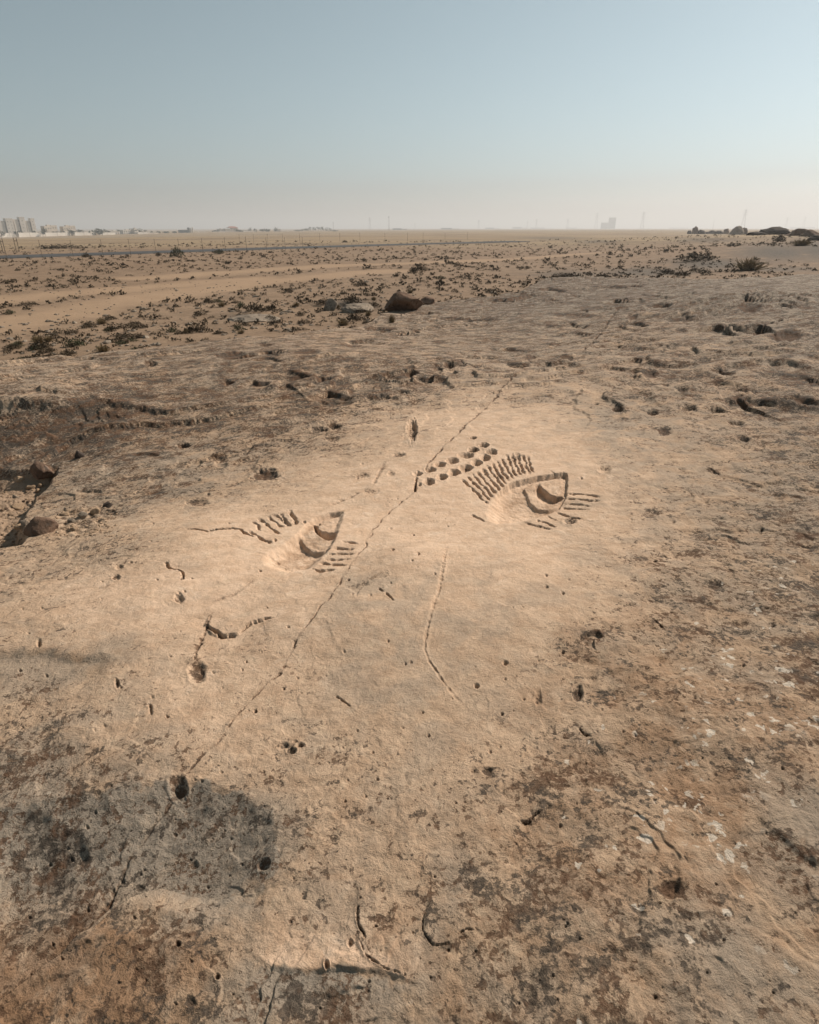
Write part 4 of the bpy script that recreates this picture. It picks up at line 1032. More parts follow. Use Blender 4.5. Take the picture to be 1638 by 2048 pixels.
# ================================================================== SHRUBS
def shrub_mesh(seed, n, spread=1.0, up=.55, leaf=.10, mode='mound'):
    """unit-size dwarf shrub: many small leaf sprays on a loose dome"""
    r = np.random.default_rng(seed); V_, F_ = [], []
    lobes = r.normal(size=(5, 2)) * .28
    for i in range(n):
        c = lobes[r.integers(5)]
        a = r.uniform(0, 2 * math.pi); q = math.sqrt(r.uniform(0, 1))
        p = np.array([c[0] + .38 * q * math.cos(a), c[1] + .38 * q * math.sin(a), 0]) * spread
        hmax = up * max(.15, 1 - (p[0] ** 2 + p[1] ** 2) * 1.3) * r.uniform(.6, 1.15)
        p[2] = hmax * r.uniform(.05, 1) ** .7
        if mode == 'spiky':
            base = np.array([c[0] * .35, c[1] * .35, 0]); d = r.normal(size=3); d[2] = abs(d[2]) * 1.3 + .5; d /= np.linalg.norm(d)
            tip = base + d * up * r.uniform(.6, 1.3); sd_ = np.cross(d, r.normal(size=3)); sd_ /= np.linalg.norm(sd_); sd_ *= leaf * .28
            k = len(V_); V_ += [base - sd_, base + sd_, tip + sd_ * .3, tip - sd_ * .3]; F_.append((k, k + 1, k + 2, k + 3)); continue
        d = r.normal(size=3); d[2] += .6; d /= np.linalg.norm(d); sd_ = np.cross(d, r.normal(size=3)); sd_ /= np.linalg.norm(sd_) + 1e-9
        l = leaf * r.uniform(.6, 1.5); w_ = l * r.uniform(.35, .6)
        k = len(V_); V_ += [p - sd_ * w_ * .5, p + sd_ * w_, p + d * l * 1.1 + sd_ * w_ * .4, p + d * l - sd_ * w_]; F_.append((k, k + 1, k + 2, k + 3))
    return np.array(V_), np.array(F_)
def twig_mesh(seed, n, up=.5, spread=.6):
    r = np.random.default_rng(seed); V_, F_ = [], []
    for i in range(n):
        a = r.uniform(0, 2 * math.pi); t = np.array([math.cos(a) * spread * r.uniform(.3, 1), math.sin(a) * spread * r.uniform(.3, 1), up * r.uniform(.5, 1)])
        b = np.array([math.cos(a), math.sin(a), 0]) * .04; s_ = np.array([-math.sin(a), math.cos(a), 0]) * .014; u_ = np.array([0, 0, .014])
        k = len(V_); V_ += [b - s_, b + s_, b + u_, t]; F_ += [(k, k + 1, k + 3), (k + 1, k + 2, k + 3), (k + 2, k, k + 3)]
    return np.array(V_), np.array(F_)
SH = {}
for nm, mat, mode in (('dark', 'shrub', 'mound'), ('green', 'shrub_green', 'mound'), ('straw', 'shrub_dry', 'spiky')):
    SH[nm] = []
    for i in range(5):
        me = np_mesh("foliage", *shrub_mesh(400 + i + len(nm) * 10, 420 if mode == 'mound' else 240, mode=mode, up=.5, leaf=.060 if mode == 'mound' else .07), smooth=False); me.materials.append(M[mat]); SH[nm].append(me)
TW = []
for i in range(4):
    me = np_mesh("twigs", *twig_mesh(500 + i, 16), smooth=False); me.materials.append(M['twig']); TW.append(me)

def shrub(x, y, z, w_, h_, kind, label, group=None, parts=True, i=0):
    r = bpy.data.objects.new("shrub", None); COL.objects.link(r); r.location = (x, y, z - .01)
    r.empty_display_size = .1
    tag(r, label, "shrub", group)
    o = bpy.data.objects.new("foliage", SH[kind][i % 5]); COL.objects.link(o); o.parent = r
    a = bpy.data.objects.new("twigs", TW[i % 4]); COL.objects.link(a); a.parent = r
    r.rotation_euler = (0, 0, random.uniform(0, 6.3)); r.scale = (w_ * .85, w_ * .85, h_ * 1.6)
    return r

NAMED = [   # px, py of the foot, width, height in pixels, kind, label, on rock?
 (712,642,32,20,'dark',"broad dark shrub at the rock edge left of the big boulder",0),
 (783,644,18,20,'straw',"upright straw-coloured tuft in front of the big boulder",1),
 (395,664,36,28,'dark',"large ragged dark shrub near the rock edge, left of centre",0),
 (541,640,20,13,'dark',"dark shrub beside the wide flat grey slab",0),
 (346,664,22,12,'green',"grey-green shrub just left of the large ragged one",0),
 (476,660,20,13,'green',"round green shrub right of the large ragged one",0),
 (440,668,22,8,'dark',"low dark shrub between the ragged and the round green shrub",0),
 (365,668,22,10,'dark',"small dark shrub close under the grey-green one",0),
 (608,648,24,12,'dark',"dark shrub between the flat slab and the rock edge",0),
 (648,608,22,14,'dark',"dark shrub against the pointed grey boulder",0),
 (418,606,16,14,'dark',"lone dark round shrub on open sand, left of centre",0),
 (578,584,12,9,'dark',"single dark shrub on the sand beyond the boulders",0),
 (255,656,30,13,'dark',"dark clump of shrub on sand, left part of the plain",0),
 (254,676,40,12,'dark',"long dark shrub at the rock edge on the left",0),
 (90,694,22,10,'dark',"dark shrub near the rock edge at the far left",0),
 (215,640,26,10,'dark',"dark shrub in the left row across the plain",0),
 (826,546,18,15,'dark',"left of two dark shrubs beyond the big boulder",0),
 (843,541,20,19,'dark',"taller right of two dark shrubs beyond the big boulder",0),
 (355,514,21,21,'green',"tall dark bush standing at the near roadside",0),
 (440,508,17,10,'green',"low bush at the near roadside right of the tall one",0),
 (172,515,17,9,'dark',"low dark bush at the roadside left of the tall bush",0),
 (318,512,14,8,'dark',"small dark bush just left of the tall roadside bush",0),
 (128,497,46,10,'dark',"wide flat bush on the grassland beyond the road",0),
 (1495,541,58,22,'straw',"wide twiggy yellow-brown bush behind the rock crest at right",0),
 (1602,491,46,11,'straw',"yellowish bush on the hillock at the right edge",0),
 (1555,484,22,15,'dark',"tall dark bush on the hillock below the skyline mound",0),
 (1392,520,66,17,'dark',"wide dark thicket left of the grey hillock",0),
 (1360,551,20,13,'dark',"dark round shrub behind the rock crest, right of centre",0),
 (1398,545,34,10,'dark',"low brown shrub behind the rock crest near the yellow-brown bush",0),
 (1335,548,26,11,'dark',"spreading dark shrub left of the round one behind the crest",0),
 (1205,555,22,8,'dark',"low dark shrub on the rock ridge right of centre",0),
 (690,485,10,5,'dark',"dark shrub on the grassland just beyond the road",0)]
for i, (px, py, w_, h_, kd, lb, onr) in enumerate(NAMED):
    if onr:
        x, y, _ = on_rock(px, py); z = rock_z(x, y)
    else:
        x, y, z = plain_at(px, py)
        z = max(z, rock_z(x, y)) if y < 34 else z
    d = math.hypot(x, y)
    shrub(x, y, z, w_ * d / FPX, h_ * d / FPX, kd, lb, i=i)

# scattered low shrubs: the largest ones singly, the rest as one mass of scrub
cand = []
tries = 0
while len(cand) < 9500 and tries < 120000:
    tries += 1
    a = random.uniform(-33, 33); r_ = math.exp(random.uniform(math.log(13), math.log(190)))
    if random.random() > min(1, r_ / 60 + .25): continue
    x, y = r_ * math.sin(math.radians(a)), r_ * math.cos(math.radians(a))
    cand.append((x, y))
C = np.array(cand); CZ = plain_height(C[:, 0], C[:, 1])
dn = .68 + .9 * noise(C[:, 0] / 9, C[:, 1] / 9, 121) + .5 * noise(C[:, 0] / 3.2, C[:, 1] / 3.2, 122)
tk = track(C[:, 0], C[:, 1]); rd = line_sd(C[:, 0], C[:, 1], road)[0]
rockd = np.interp(C[:, 0] / C[:, 1], eu, ey)
cqx, cqy = to_px(C[:, 0], C[:, 1], CZ)
keep = (rng.random(len(C)) < dn) & (tk < .3) & (rd > 5.0) & (C[:, 1] > rockd + .8)
keep &= ~((cqx > 1420) & (cqy > 494) & (cqy < 518))
C, CZ = C[keep], CZ[keep]
sz = np.exp(rng.normal(math.log(.20), .48, len(C))) * np.where(np.hypot(C[:, 0], C[:, 1]) > 70, 1.25, 1.0)
sz = np.clip(sz, .10, .8)
dist = np.hypot(C[:, 0], C[:, 1]); order = np.argsort(-sz / dist)
G_SH = "low dry shrubs dotted over the desert plain"
SH_MARKS = [(803,600,"the big dark boulder"),(662,605,"the pointed grey boulder"),(500,632,"the wide flat grey slab"),(355,500,"the tall roadside bush"),(440,504,"the low roadside bush"),(395,650,"the ragged shrub"),(418,598,"the lone round shrub"),
 (835,535,"the pair of dark shrubs"),(1495,528,"the yellow-brown bush"),(1392,512,"the wide thicket"),(1555,475,"the tall hillock bush"),(1474,462,"the skyline boulder"),(1548,460,"the black skyline mound"),(128,492,"the wide flat bush"),(90,690,"the far left shrub"),(255,650,"the dark clump"),
 (640,494,"the sandy roadside heaps"),(765,492,"the road's far end"),(778,462,"the tall mast"),(1215,458,"the two-step block"),(1205,550,"the rock ridge"),(1360,545,"the crest's round shrub"),(100,511,"the road"),(230,508,"the near fence"),(960,480,"the far fence's end"),(1060,510,"mid plain"),(950,560,"the rock's far edge"),(120,580,"the sandy track"),(560,550,"the track's far bend")]
items = []
for k, i in enumerate(order[:250]):
    kd = 'dark' if k % 5 < 3 else ('green' if k % 5 == 3 else 'straw')
    o = shrub(C[i, 0], C[i, 1], CZ[i], sz[i], sz[i] * random.uniform(.38, .6), kd, "x", G_SH, i=k)
    qa, qb = to_px(C[i, 0], np.array(C[i, 1]), CZ[i])
    items.append((o, float(qa), ("large " if sz[i] > .5 else "" if sz[i] > .32 else "small ") + {'dark': "dark", 'green': "grey-green", 'straw': "straw-coloured"}[kd], place_words(float(qa), float(qb), SH_MARKS)))
settle(items, "shrub", G_SH)
small = [shrub_mesh(600 + i, 24, leaf=.20, up=.42) for i in range(10)]
sv, sf, bi = [], [], 0
for k, i in enumerate(order[250:]):
    v, f = small[k % 10]; a = random.uniform(0, 6.3); c_, s_ = math.cos(a), math.sin(a); s = sz[i]
    q = v * s; sv.append(np.stack([q[:, 0] * c_ - q[:, 1] * s_ + C[i, 0], q[:, 0] * s_ + q[:, 1] * c_ + C[i, 1], q[:, 2] + CZ[i]], 1)); sf.append(f + bi); bi += len(v)
o = link("scrub", np_mesh("scrub", np.concatenate(sv), np.concatenate(sf), False), M['shrub']); tag(o, "tiny dark scrub speckling the far plain", "scrub", kind="stuff")
# small stones strewn over the near plain
sv, sf, bi = [], [], 0
for i in range(2600):
    a = random.uniform(-33, 33); r_ = math.exp(random.uniform(math.log(12), math.log(45)))
    x, y = r_ * math.sin(math.radians(a)), r_ * math.cos(math.radians(a))
    if y < np.interp(x / y, eu, ey) + .3: continue
    s = math.exp(random.gauss(math.log(.045), .5)); q = v1 * np.array([s, s * .8, s * .5]) * (1 + .2 * rng.normal(size=(len(v1), 1)))
    sv.append(q + np.array([x, y, 0])); sf.append(f1 + bi); bi += len(v1)
allv = np.concatenate(sv); cen = allv.reshape(-1, len(v1), 3).mean(1); hz = plain_height(cen[:, 0], cen[:, 1])
allv[:, 2] += np.repeat(hz, len(v1)) + .01
o = link("pebbles", np_mesh("pebbles", allv, np.concatenate(sf), False), M['stone_grey']); tag(o, "small grey pebbles strewn over the near sand", "pebbles", kind="stuff")

# ================================================================== ROADSIDE FENCES
class MB:
    def __init__(s): s.v, s.f = [], []
    def box(s, x0, x1, y0, y1, z0, z1):
        k = len(s.v)
        s.v += [(x0, y0, z0), (x1, y0, z0), (x1, y1, z0), (x0, y1, z0), (x0, y0, z1), (x1, y0, z1), (x1, y1, z1), (x0, y1, z1)]
        s.f += [(k, k + 3, k + 2, k + 1), (k + 4, k + 5, k + 6, k + 7), (k, k + 1, k + 5, k + 4), (k + 1, k + 2, k + 6, k + 5), (k + 2, k + 3, k + 7, k + 6), (k + 3, k, k + 4, k + 7)]
        return s
    def bar(s, a, b, r, r2=None):
        a, b = Vector(a), Vector(b); d = (b - a).normalized(); u = d.orthogonal().normalized(); w = d.cross(u); r2 = r if r2 is None else r2; k = len(s.v)
        for p, q in ((a, r), (b, r2)):
            for i in range(4):
                t = math.pi / 4 + i * math.pi / 2; s.v.append(tuple(p + (u * math.cos(t) + w * math.sin(t)) * q * 1.2))
        s.f += [(k + i, k + (i + 1) % 4, k + 4 + (i + 1) % 4, k + 4 + i) for i in range(4)] + [(k + 3, k + 2, k + 1, k), (k + 4, k + 5, k + 6, k + 7)]
        return s
    def build(s, name, mat, parent=None):
        return link(name, np_mesh(name, s.v, s.f, False), M[mat], parent)
def fence(pxs_, label, hgt, group=None):
    pts = [plain_at(a, b) for a, b in pxs_]
    root = bpy.data.objects.new("wire_fence", None); COL.objects.link(root); root.location = pts[0]; tag(root, label, "fence")
    L0 = Vector(pts[0]); tops = []
    for (x, y, z) in pts:
        MB().bar((0, 0, -.2), (0, 0, hgt), .020).build("post", 'post', root).location = Vector((x, y, z)) - L0
    for hh in (.35, .65, .95):
        w = MB()
        for a, b in zip(pts[:-1], pts[1:]):
            w.bar(Vector(a) - L0 + Vector((0, 0, hgt * hh)), Vector(b) - L0 + Vector((0, 0, hgt * hh)), .006)
        w.build("wire", 'steel', root)
fence([(-60,518),(14,516.5),(85,515.2),(147,514),(207,513),(262,511.5),(313,510.5),(360,509.5),(407,508.5),(452,507),(494,505.5),(534,503.8),(571,502.2),(606,500.5)], "wire fence on thin dark posts along the near side of the road", 2.0)
fence([(480,489.8),(508,489),(536,488.4),(566,487.8),(600,487),(640,486),(680,485),(720,484.2),(770,483.2),(815,482.2),(846,481.5),(890,480.6),(935,479.6)], "wire fence on thin posts across the grassland beyond the road", 2.2)
def signpost(px, py, h_, w_, label):
    x, y, z = plain_at(px, py)
    r = bpy.data.objects.new("marker_post", None); COL.objects.link(r); r.location = (x, y, z); tag(r, label, "post")
    MB().bar((-w_ / 2, 0, -.2), (-w_ / 2, 0, h_), .04).build("post", 'post', r); MB().bar((w_ / 2, 0, -.2), (w_ / 2, 0, h_), .04).build("post", 'post', r)
    MB().box(-w_ / 2, w_ / 2, -.015, .015, h_ * .74, h_ * .78).build("crossbar", 'post', r)
signpost(36, 503.5, 2.0, .45, "pair of short pale posts beyond the road at the left")
signpost(8, 503.5, 1.9, .35, "pair of short posts beyond the road at the far left edge")

# ================================================================== FAR BUILDINGS
def far_root(name, px, D, label, cat, py=None, turn=0.0):
    rx, ry, rz = ray(px, 460)
    x, y = rx / ry * D, D
    z = float(plain_macro(np.array(x), np.array(y))) - .3
    if py is not None: z = EYE + D * ray(px, py)[2] / ray(px, py)[1]
    r = bpy.data.objects.new(name, None); COL.objects.link(r); r.location = (x, y, z); r.rotation_euler = (0, 0, -math.atan2(x, y) + turn); tag(r, label, cat, kind="thing")
    return r
def upm(D): return D * 1.10 / FPX           # metres per photograph pixel at that distance
def windows(root, x0, x1, y, z0, z1, nx, nz, w_, h_):
    for i in range(nx):
        for j in range(nz):
            cx_ = x0 + (x1 - x0) * (i + .5) / nx; cz_ = z0 + (z1 - z0) * (j + .5) / nz
            MB().box(cx_ - w_ / 2, cx_ + w_ / 2, y - .12, y + .05, cz_ - h_ / 2, cz_ + h_ / 2).build("window", 'glass', root)
# apartment block of four stepped towers
D = 900.0; m = upm(D)
r = far_root("apartment_block", 30, D, "white stepped apartment block of tall bays at the far left skyline", "building", 474, turn=.38)
for i, (a, b, top, y0) in enumerate([(-30, 3, 447.5, 4), (8, 30, 447, 0), (32, 49, 444.8, 0), (51, 64, 446.5, 0)]):
    x0, x1 = (a - 30) * m, (b - 30) * m; h_ = (474 - top) * m
    xm = x0 + (x1 - x0) * .46
    t = MB().box(x0, xm - .7, y0 + 1.2, y0 + 8, -1, h_ - 2.2).box(xm + .7, x1, y0, y0 + 7, -1, h_).build("tower", 'white', r)
    MB().box(xm - .695, xm + .695, y0 + 2.5, y0 + 7, -1, h_ - 3.2).build("dark_recess", 'grey_wall', t)  # recess between two bays, its shade given as a dark grey colour
    MB().box(xm + .6, x1 + .15, y0 - .15, y0 + 7.15, h_ + .003, h_ + .8).build("parapet", 'white', t)
    windows(r, xm + 1.0, x1 - .6, y0, 5, h_ - 1.5, max(1, int((x1 - xm) / 4)), 4, .7, .8)
MB().box(-24 * m, (64 - 30) * m, 5.0, 9.0, -1, 17 * m).build("link_wing", 'cream', r)
def villa(px, D, wpx, hpx, base, label, mat='white', red=False, steps=True):
    m = upm(D); r = far_root("villa", px, D, label, "house", base, turn=.55); w_, h_ = wpx * m, hpx * m
    MB().box(-w_ / 2, w_ * .08, 0, 9, -1, h_ * .82).build("wall", mat, r)
    MB().box(w_ * .081, w_ / 2, 1.2, 10, -1, h_ * (.95 if steps else .82)).build("wall", mat, r)
    if red:
        rf = MB(); k = 0
        rf.v = [(-w_ * .2, 0, h_ * .96), (w_ * .52, 0, h_ * .96), (w_ * .52, 11, h_ * .96), (-w_ * .2, 11, h_ * .96), (-w_ * .05, 5.5, h_ * 1.25), (w_ * .38, 5.5, h_ * 1.25)]
        rf.f = []
        me = bpy.data.meshes.new("roof"); me.from_pydata(rf.v, [], [(0, 1, 5, 4), (2, 3, 4, 5), (1, 2, 5), (3, 0, 4), (3, 2, 1, 0)]); me.polygons.foreach_set("use_smooth", [False] * len(me.polygons)); link("roof", me, M['redroof'], r)
    else:
        MB().box(-w_ * .2, w_ * .02, 2, 6, h_ * .80, h_ * 1.0).build("stair_head", mat, r)
        MB().box(-w_ / 2 + .2, w_ * .06, .2, 8.8, h_ * .815, h_ * .87).build("parapet", 'cream', r)
    windows(r, -w_ / 2 + .5, w_ * .06, 0, 1.0, h_ * .8, 3, 2, 1.0, 1.3); windows(r, w_ * .1, w_ / 2 - .3, 1.2, 1.0, h_ * .9, 2, 2, 1.0, 1.3)
    return r
villa(103, 960, 23, 15, 469.5, "cream three-storey villa right of the apartment block", 'cream')
villa(140, 980, 22, 14, 469, "second cream villa, among dark trees left of the long walls", 'cream')
villa(258, 1000, 22, 9, 470.5, "low white villa with a dark doorway among white walls", 'white')
villa(273, 1005, 8, 11, 470, "narrow white house right of the low villa", 'white', steps=False)
villa(232, 1010, 20, 7, 470, "long low white house in the walled row", 'white', steps=False)
villa(464, 1250, 24, 8, 466, "house with a red roof among pale villas", 'cream', red=True)
villa(445, 1255, 12, 7, 466, "pale villa left of the red-roofed house", 'white')
villa(487, 1260, 18, 5, 466, "low pale house right of the red-roofed house", 'white', steps=False)
villa(557, 1300, 9, 6, 465.5, "small white house beside a round tree", 'white')
villa(673, 1350, 8, 3, 464, "tiny pale house at the end of the palm grove", 'white', steps=False)
def wall(px0, px1, D, base, hpx, label, mat='white'):
    m = upm(D); c = (px0 + px1) / 2; r = far_root("boundary_wall", c, D, label, "wall", base, turn=.72); w_ = (px1 - px0) * m / math.cos(.72)
    MB().box(-w_ / 2, w_ / 2, 0, .35, -1.5, hpx * m).build("panel", mat, r); MB().box(-w_ / 2 - .1, w_ / 2 + .1, -.08, .43, hpx * m, hpx * m + .18).build("coping", 'cream', r)
    for t in (-.5, 0, .5): MB().box(w_ * t - .3, w_ * t + .3, -.25, -.003, -1.5, hpx * m + .3).build("pier", mat, r)
wall(-30, 12, 860, 475, 6.5, "white boundary wall at the far left edge below the apartment block")
wall(14, 21, 862, 475, 6.5, "short white wall between the left edge wall and dark trees")
wall(42, 74, 870, 474.5, 7, "white boundary wall right of the trees at the apartment block's foot")
wall(80, 88, 880, 474, 4, "short low white wall stub right of the apartment block's wall")
wall(96, 130, 890, 473, 6, "white boundary wall in front of the first cream villa")
wall(131, 136, 890, 473, 8, "white gate pillar at the end of the wall before the first cream villa")
wall(153, 180, 900, 472.5, 6, "white boundary wall right of the second cream villa")
wall(181, 186, 900, 472.5, 7, "white gate pillar left of the long low houses")
wall(203, 226, 930, 471.5, 5, "white boundary wall left of the long low white house")
wall(278, 296, 950, 469.5, 4, "low white wall right of the narrow white house")
wall(297, 314, 960, 469.2, 3, "faint low wall at the right end of the walled row", 'cream')
wall(433, 488, 1230, 467, 3, "long white wall before the red-roofed house")
wall(490, 508, 1240, 466.6, 3, "white wall below two round trees")
wall(396, 408, 1220, 467, 2.5, "short white wall left of the pale villas")
wall(562, 576, 1290, 465.5, 2.5, "low white wall right of the small white house")
# dark long building with two pale silos
D = 1080; m = upm(D); r = far_root("depot", 372, D, "dark flat-roofed shed with two pale silos beside it", "building", 466.5)
MB().box(-12.5 * m, 2 * m, 0, 14, -1, 5 * m).build("shed", 'grey_wall', r); MB().box(2.05 * m, 6 * m, 0, 14, -1, 8.5 * m).build("tower", 'grey_wall', r)
def cyl(mb, x, y, r_, z0, z1, n=10):
    k = len(mb.v)
    for z in (z0, z1): mb.v += [(x + r_ * math.cos(2 * math.pi * i / n), y + r_ * math.sin(2 * math.pi * i / n), z) for i in range(n)]
    mb.f += [(k + i, k + (i + 1) % n, k + n + (i + 1) % n, k + n + i) for i in range(n)]
    c = len(mb.v); mb.v += [(x, y, z1 + r_ * .5)]
    mb.f += [(k + n + i, k + n + (i + 1) % n, c, c) for i in range(n)]
    return mb
def tri_build(mb, name, mat, parent):
    me = bpy.data.meshes.new(name); me.from_pydata(mb.v, [], [tuple(dict.fromkeys(f)) for f in mb.f]); return link(name, me, M[mat], parent)
tri_build(cyl(MB(), 7.6 * m, 4, 1.0 * m, -1, 8 * m), "silo", 'white', r); tri_build(cyl(MB(), 10.4 * m, 4, .9 * m, -1, 8.6 * m), "silo", 'cream', r)
# grey two-step block at the right
D = 4200; m = upm(D); r = far_root("office_block", 1215, D, "pale grey two-step block alone on the hazy skyline", "building", 458.5)
MB().box(-11.5 * m, -.0 * m, 0, 40, -3, 10 * m).build("low_block", 'grey_wall', r); MB().box(.02 * m, 11.5 * m, 0, 40, -3, 17.5 * m).build("tall_block", 'grey_wall', r)
for j in range(6): MB().box(.8 * m, 10.8 * m, -.5, .2, (2.2 + j * 2.5) * m, (3.1 + j * 2.5) * m).build("window_band", 'glass', r)
for j in range(3): MB().box(-10.8 * m, -.8 * m, -.5, .2, (2.2 + j * 2.5) * m, (3.1 + j * 2.5) * m).build("window_band", 'glass', r)
# low hazy sheds and blocks along the skyline
for i, (px, D, w_, h_) in enumerate([(1040,5000,26,4),(1085,5200,40,3),(1150,5500,30,3),(985,4200,24,3),(1370,6000,50,3),(1620,6000,60,4),(1560,6200,40,3),(900,3000,30,2.5),(800,2400,24,2),(1300,6000,40,2)]):
    m = upm(D); r = far_root("shed", px, D, ["long low hazy shed right of the faint pylons", "wide pale shed low on the hazy skyline", "grey hazy shed left of the two-step block", "small hazy shed left of centre skyline", "long hazy roofline right of the two-step block", "hazy roofline at the right end of the skyline", "hazy roofline behind the black mound", "low pale shed beside the thin skyline mast", "tiny pale shed near the tall dark mast", "faint roofline between the pylons"][i], "building", 459.3)
    MB().box(-w_ / 2 * m, w_ * .1 * m, 0, 30, -4, h_ * m).build("hall", 'grey_wall', r); MB().box(w_ * .105 * m, w_ / 2 * m, 2, 30, -4, h_ * .7 * m).build("annex", 'cream', r)
# masts and lattice pylons
def pylon(px, D, top, label, base=459):
    m = upm(D); h_ = (base - top) * m; r = far_root("pylon", px, D, label, "pylon", base); b = MB(); w_ = h_ * .11; t_ = h_ * .012; rr_ = max(.12, h_ * .006)
    for sx in (-1, 1):
        for sy in (-1, 1): b.bar((sx * w_, sy * w_, -2), (sx * t_, sy * t_, h_), rr_)
    b.build("tower_leg", 'steel', r); c = MB()
    n = 6
    for i in range(n):
        z0, z1 = h_ * i / n, h_ * (i + 1) / n; w0, w1 = w_ + (t_ - w_) * i / n, w_ + (t_ - w_) * (i + 1) / n
        c.bar((-w0, -w0, z0), (w1, -w1, z1), rr_ * .6); c.bar((w0, -w0, z0), (-w1, -w1, z1), rr_ * .6)
    c.build("lattice", 'steel', r)
    for z_ in (.72, .84, .95): MB().bar((-h_ * .13, 0, h_ * z_), (h_ * .13, 0, h_ * z_), rr_ * .9).build("cross_arm", 'steel', r)
pylon(1484, 2600, 429, "tallest lattice pylon, behind the skyline boulders at right")
pylon(1283, 3000, 433, "lattice pylon right of the grey two-step block")
pylon(1134, 3400, 443, "small lattice pylon left of the grey two-step block")
pylon(1072, 3800, 443, "faint small pylon in the middle of the skyline")
pylon(957, 3400, 445, "faint pylon left of the middle of the skyline")
pylon(740, 2600, 441, "hazy pylon just left of the tall dark mast")
pylon(1191, 4200, 434, "very faint pylon close left of the two-step block")
pylon(1570, 4200, 441, "faint pylon above the black skyline mound"); pylon(1605, 4400, 440, "faint pylon at the right above the reddish rocks"); pylon(1054, 4400, 446, "tiny faint pylon beside the middle one")
def mast(px, D, top, label, base=462, r0=.35):
    m = upm(D); h_ = (base - top) * m; r = far_root("mast", px, D, label, "mast", base)
    MB().bar((0, 0, -2), (0, 0, h_), r0, r0 * .5).build("pole", 'post', r); MB().box(-.8, .8, -.5, .5, h_ * .9, h_ * .97).build("antenna", 'steel', r)
mast(778, 1400, 440, "tall dark mast standing alone on the plain"); mast(667, 1400, 449, "short thin mast at the right end of the palm grove", r0=.22); mast(1425, 2600, 445, "thin hazy mast above the left skyline rocks", 459, .35); mast(830, 2000, 450, "very thin mast right of the tall dark one", 460, .25)

# ================================================================== FAR TREES
def tree(px, D, wpx, hpx, base, label, seed, group=None, n=150):
    m = upm(D); w_, h_ = wpx * m, hpx * m
    r = far_root("tree", px, D, label, "tree", base)
    if group: r["group"] = group
    q = np.random.default_rng(seed); lob = [(q.uniform(-.3, .3) * w_, q.uniform(-.2, .2) * w_, h_ * q.uniform(.45, .8), q.uniform(.18, .3) * w_) for _ in range(5)]
    V_, F_ = [], []
    for i in range(n):
        c = lob[q.integers(5)]; d = q.normal(size=3); d /= np.linalg.norm(d); p = np.array(c[:3]) + d * c[3] * q.uniform(.5, 1) * np.array([1, 1, min(1.0, h_ / w_ * 1.2)])
        p[2] = min(max(p[2], h_ * .08), h_)
        a = q.normal(size=3); a /= np.linalg.norm(a); b = np.cross(a, q.normal(size=3)); b /= np.linalg.norm(b); s = max(.35, .06 * w_) * q.uniform(.6, 1.4)
        k = len(V_); V_ += [p - a * s, p + b * s * .6, p + a * s, p - b * s * .6]; F_.append((k, k + 1, k + 2, k + 3))
    link("crown", np_mesh("crown", V_, F_, False), M['tree'], r)
    t = MB().bar((0, 0, -1), (0, 0, h_ * .6), max(.15, w_ * .03), max(.08, w_ * .015))
    for sx in (-1, 1): t.bar((0, 0, h_ * .3), (sx * w_ * .2, 0, h_ * .6), .12, .06)
    t.build("trunk", 'bark', r)
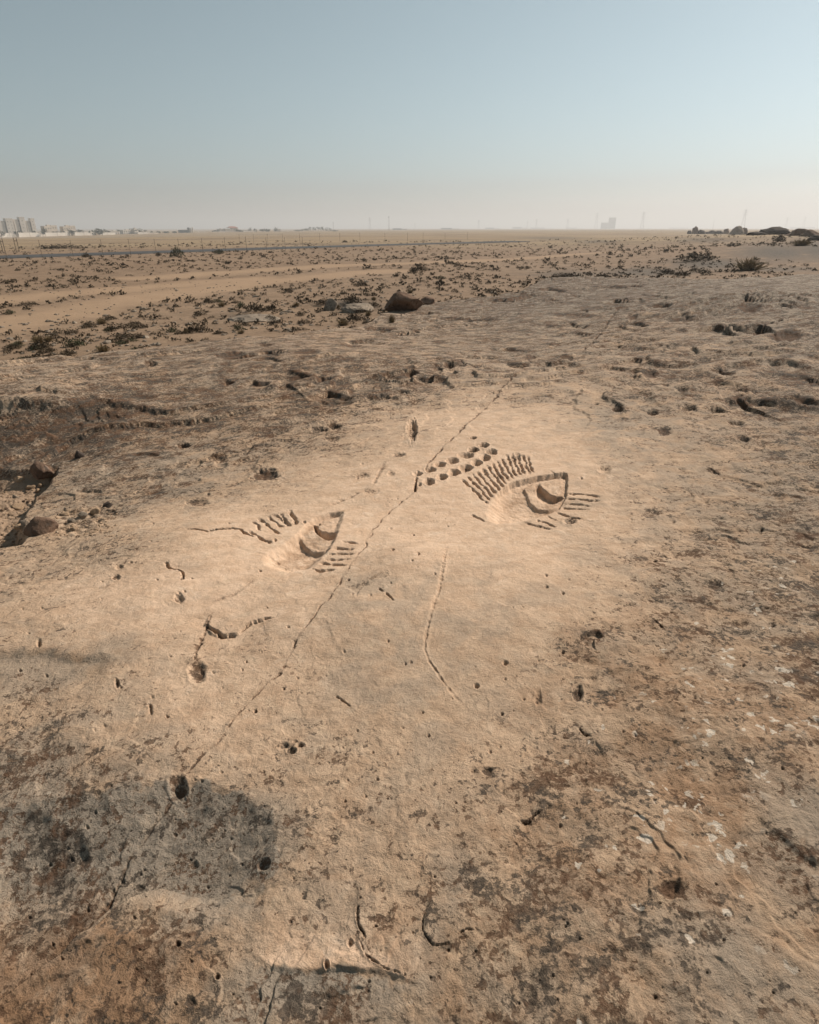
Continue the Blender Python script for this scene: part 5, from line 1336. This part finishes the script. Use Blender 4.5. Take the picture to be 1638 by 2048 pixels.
TREES = [(2,868,12,9,474,"dark tree behind the left edge wall"),(33,864,18,11,475,"dark round tree at the apartment block's foot"),(43,868,10,9,475,"smaller tree right of the round one at the block's foot"),
 (67,880,10,9,472,"dark tree at the right corner of the apartment block"),(88,885,16,13,474,"large dark tree between the apartment block and first villa"),(112,894,14,7,472,"low dark tree in front of the first cream villa"),(124,900,10,8,472,"dark tree between the two cream villas"),
 (143,896,22,10,473,"broad dark tree in front of the second cream villa"),(160,930,14,8,470,"dark tree behind the wall right of the second villa"),(190,905,22,12,472.5,"dense dark tree right of the walls"),(203,912,16,11,472,"dense tree beside the long low house"),(214,940,14,7,470,"low dark tree behind the long low house"),
 (237,1020,10,8,468.5,"small tree behind the long low house"),(262,1025,14,9,469,"wide tree behind the low white villa"),(277,1030,12,9,469,"round tree right of the narrow white house"),(291,1032,7,7,468,"small round tree at the right end of the walled row"),(300,1040,10,4,467.5,"low tree line past the walled row"),
 (315,1060,9,4,467,"tiny low tree on the open plain"),(330,1065,14,3,467,"flat tree line left of the dark shed"),(345,1065,12,3.5,467,"flat tree line touching the dark shed"),
 (430,1240,16,4,466,"low trees left of the pale villas"),(478,1245,14,5,466,"low tree right of the red-roofed house"),(500,1250,9,9,466,"rounder left of two round trees"),(510,1252,8,7.5,466,"smaller right of two round trees"),(530,1270,20,6,466,"low dense trees right of the two round trees"),(551,1280,9,9,466,"single round tree left of the small white house")]
for i, t in enumerate(TREES): tree(*t[:5], t[5], 700 + i)
ORDT = ["leftmost","second","third","fourth","fifth","sixth","seventh","eighth","ninth","tenth","eleventh","twelfth","thirteenth","fourteenth","fifteenth","rightmost"]
for i in range(16):
    px = 590 + i * 5.2; hp = 3.5 + 5.0 * math.exp(-((px - 636) / 24) ** 2) + random.uniform(-.4, .6)
    tree(px, 1330 + random.uniform(-20, 20), 8.5, hp, 464, "%s grey-green tree%s in the distant grove" % (ORDT[i], "" if i in (0, 15) else " from the left"), 760 + i, "trees of the distant grove", n=70)

# ================================================================== AIR
hz = MB().box(-31000, 31000, -31000, 31000, -14, 110)
hm = bpy.data.materials.new("haze"); hm.use_nodes = True
hn, hl = hm.node_tree.nodes, hm.node_tree.links
hn.clear(); ho = hn.new("ShaderNodeOutputMaterial"); pv = hn.new("ShaderNodeVolumePrincipled")
pv.inputs["Color"].default_value = (.90, .905, .90, 1); pv.inputs["Density"].default_value = .00036; pv.inputs["Anisotropy"].default_value = .28
hl.new(pv.outputs[0], ho.inputs["Volume"]); M['haze'] = hm
o = hz.build("haze", 'haze'); tag(o, kind="stuff")
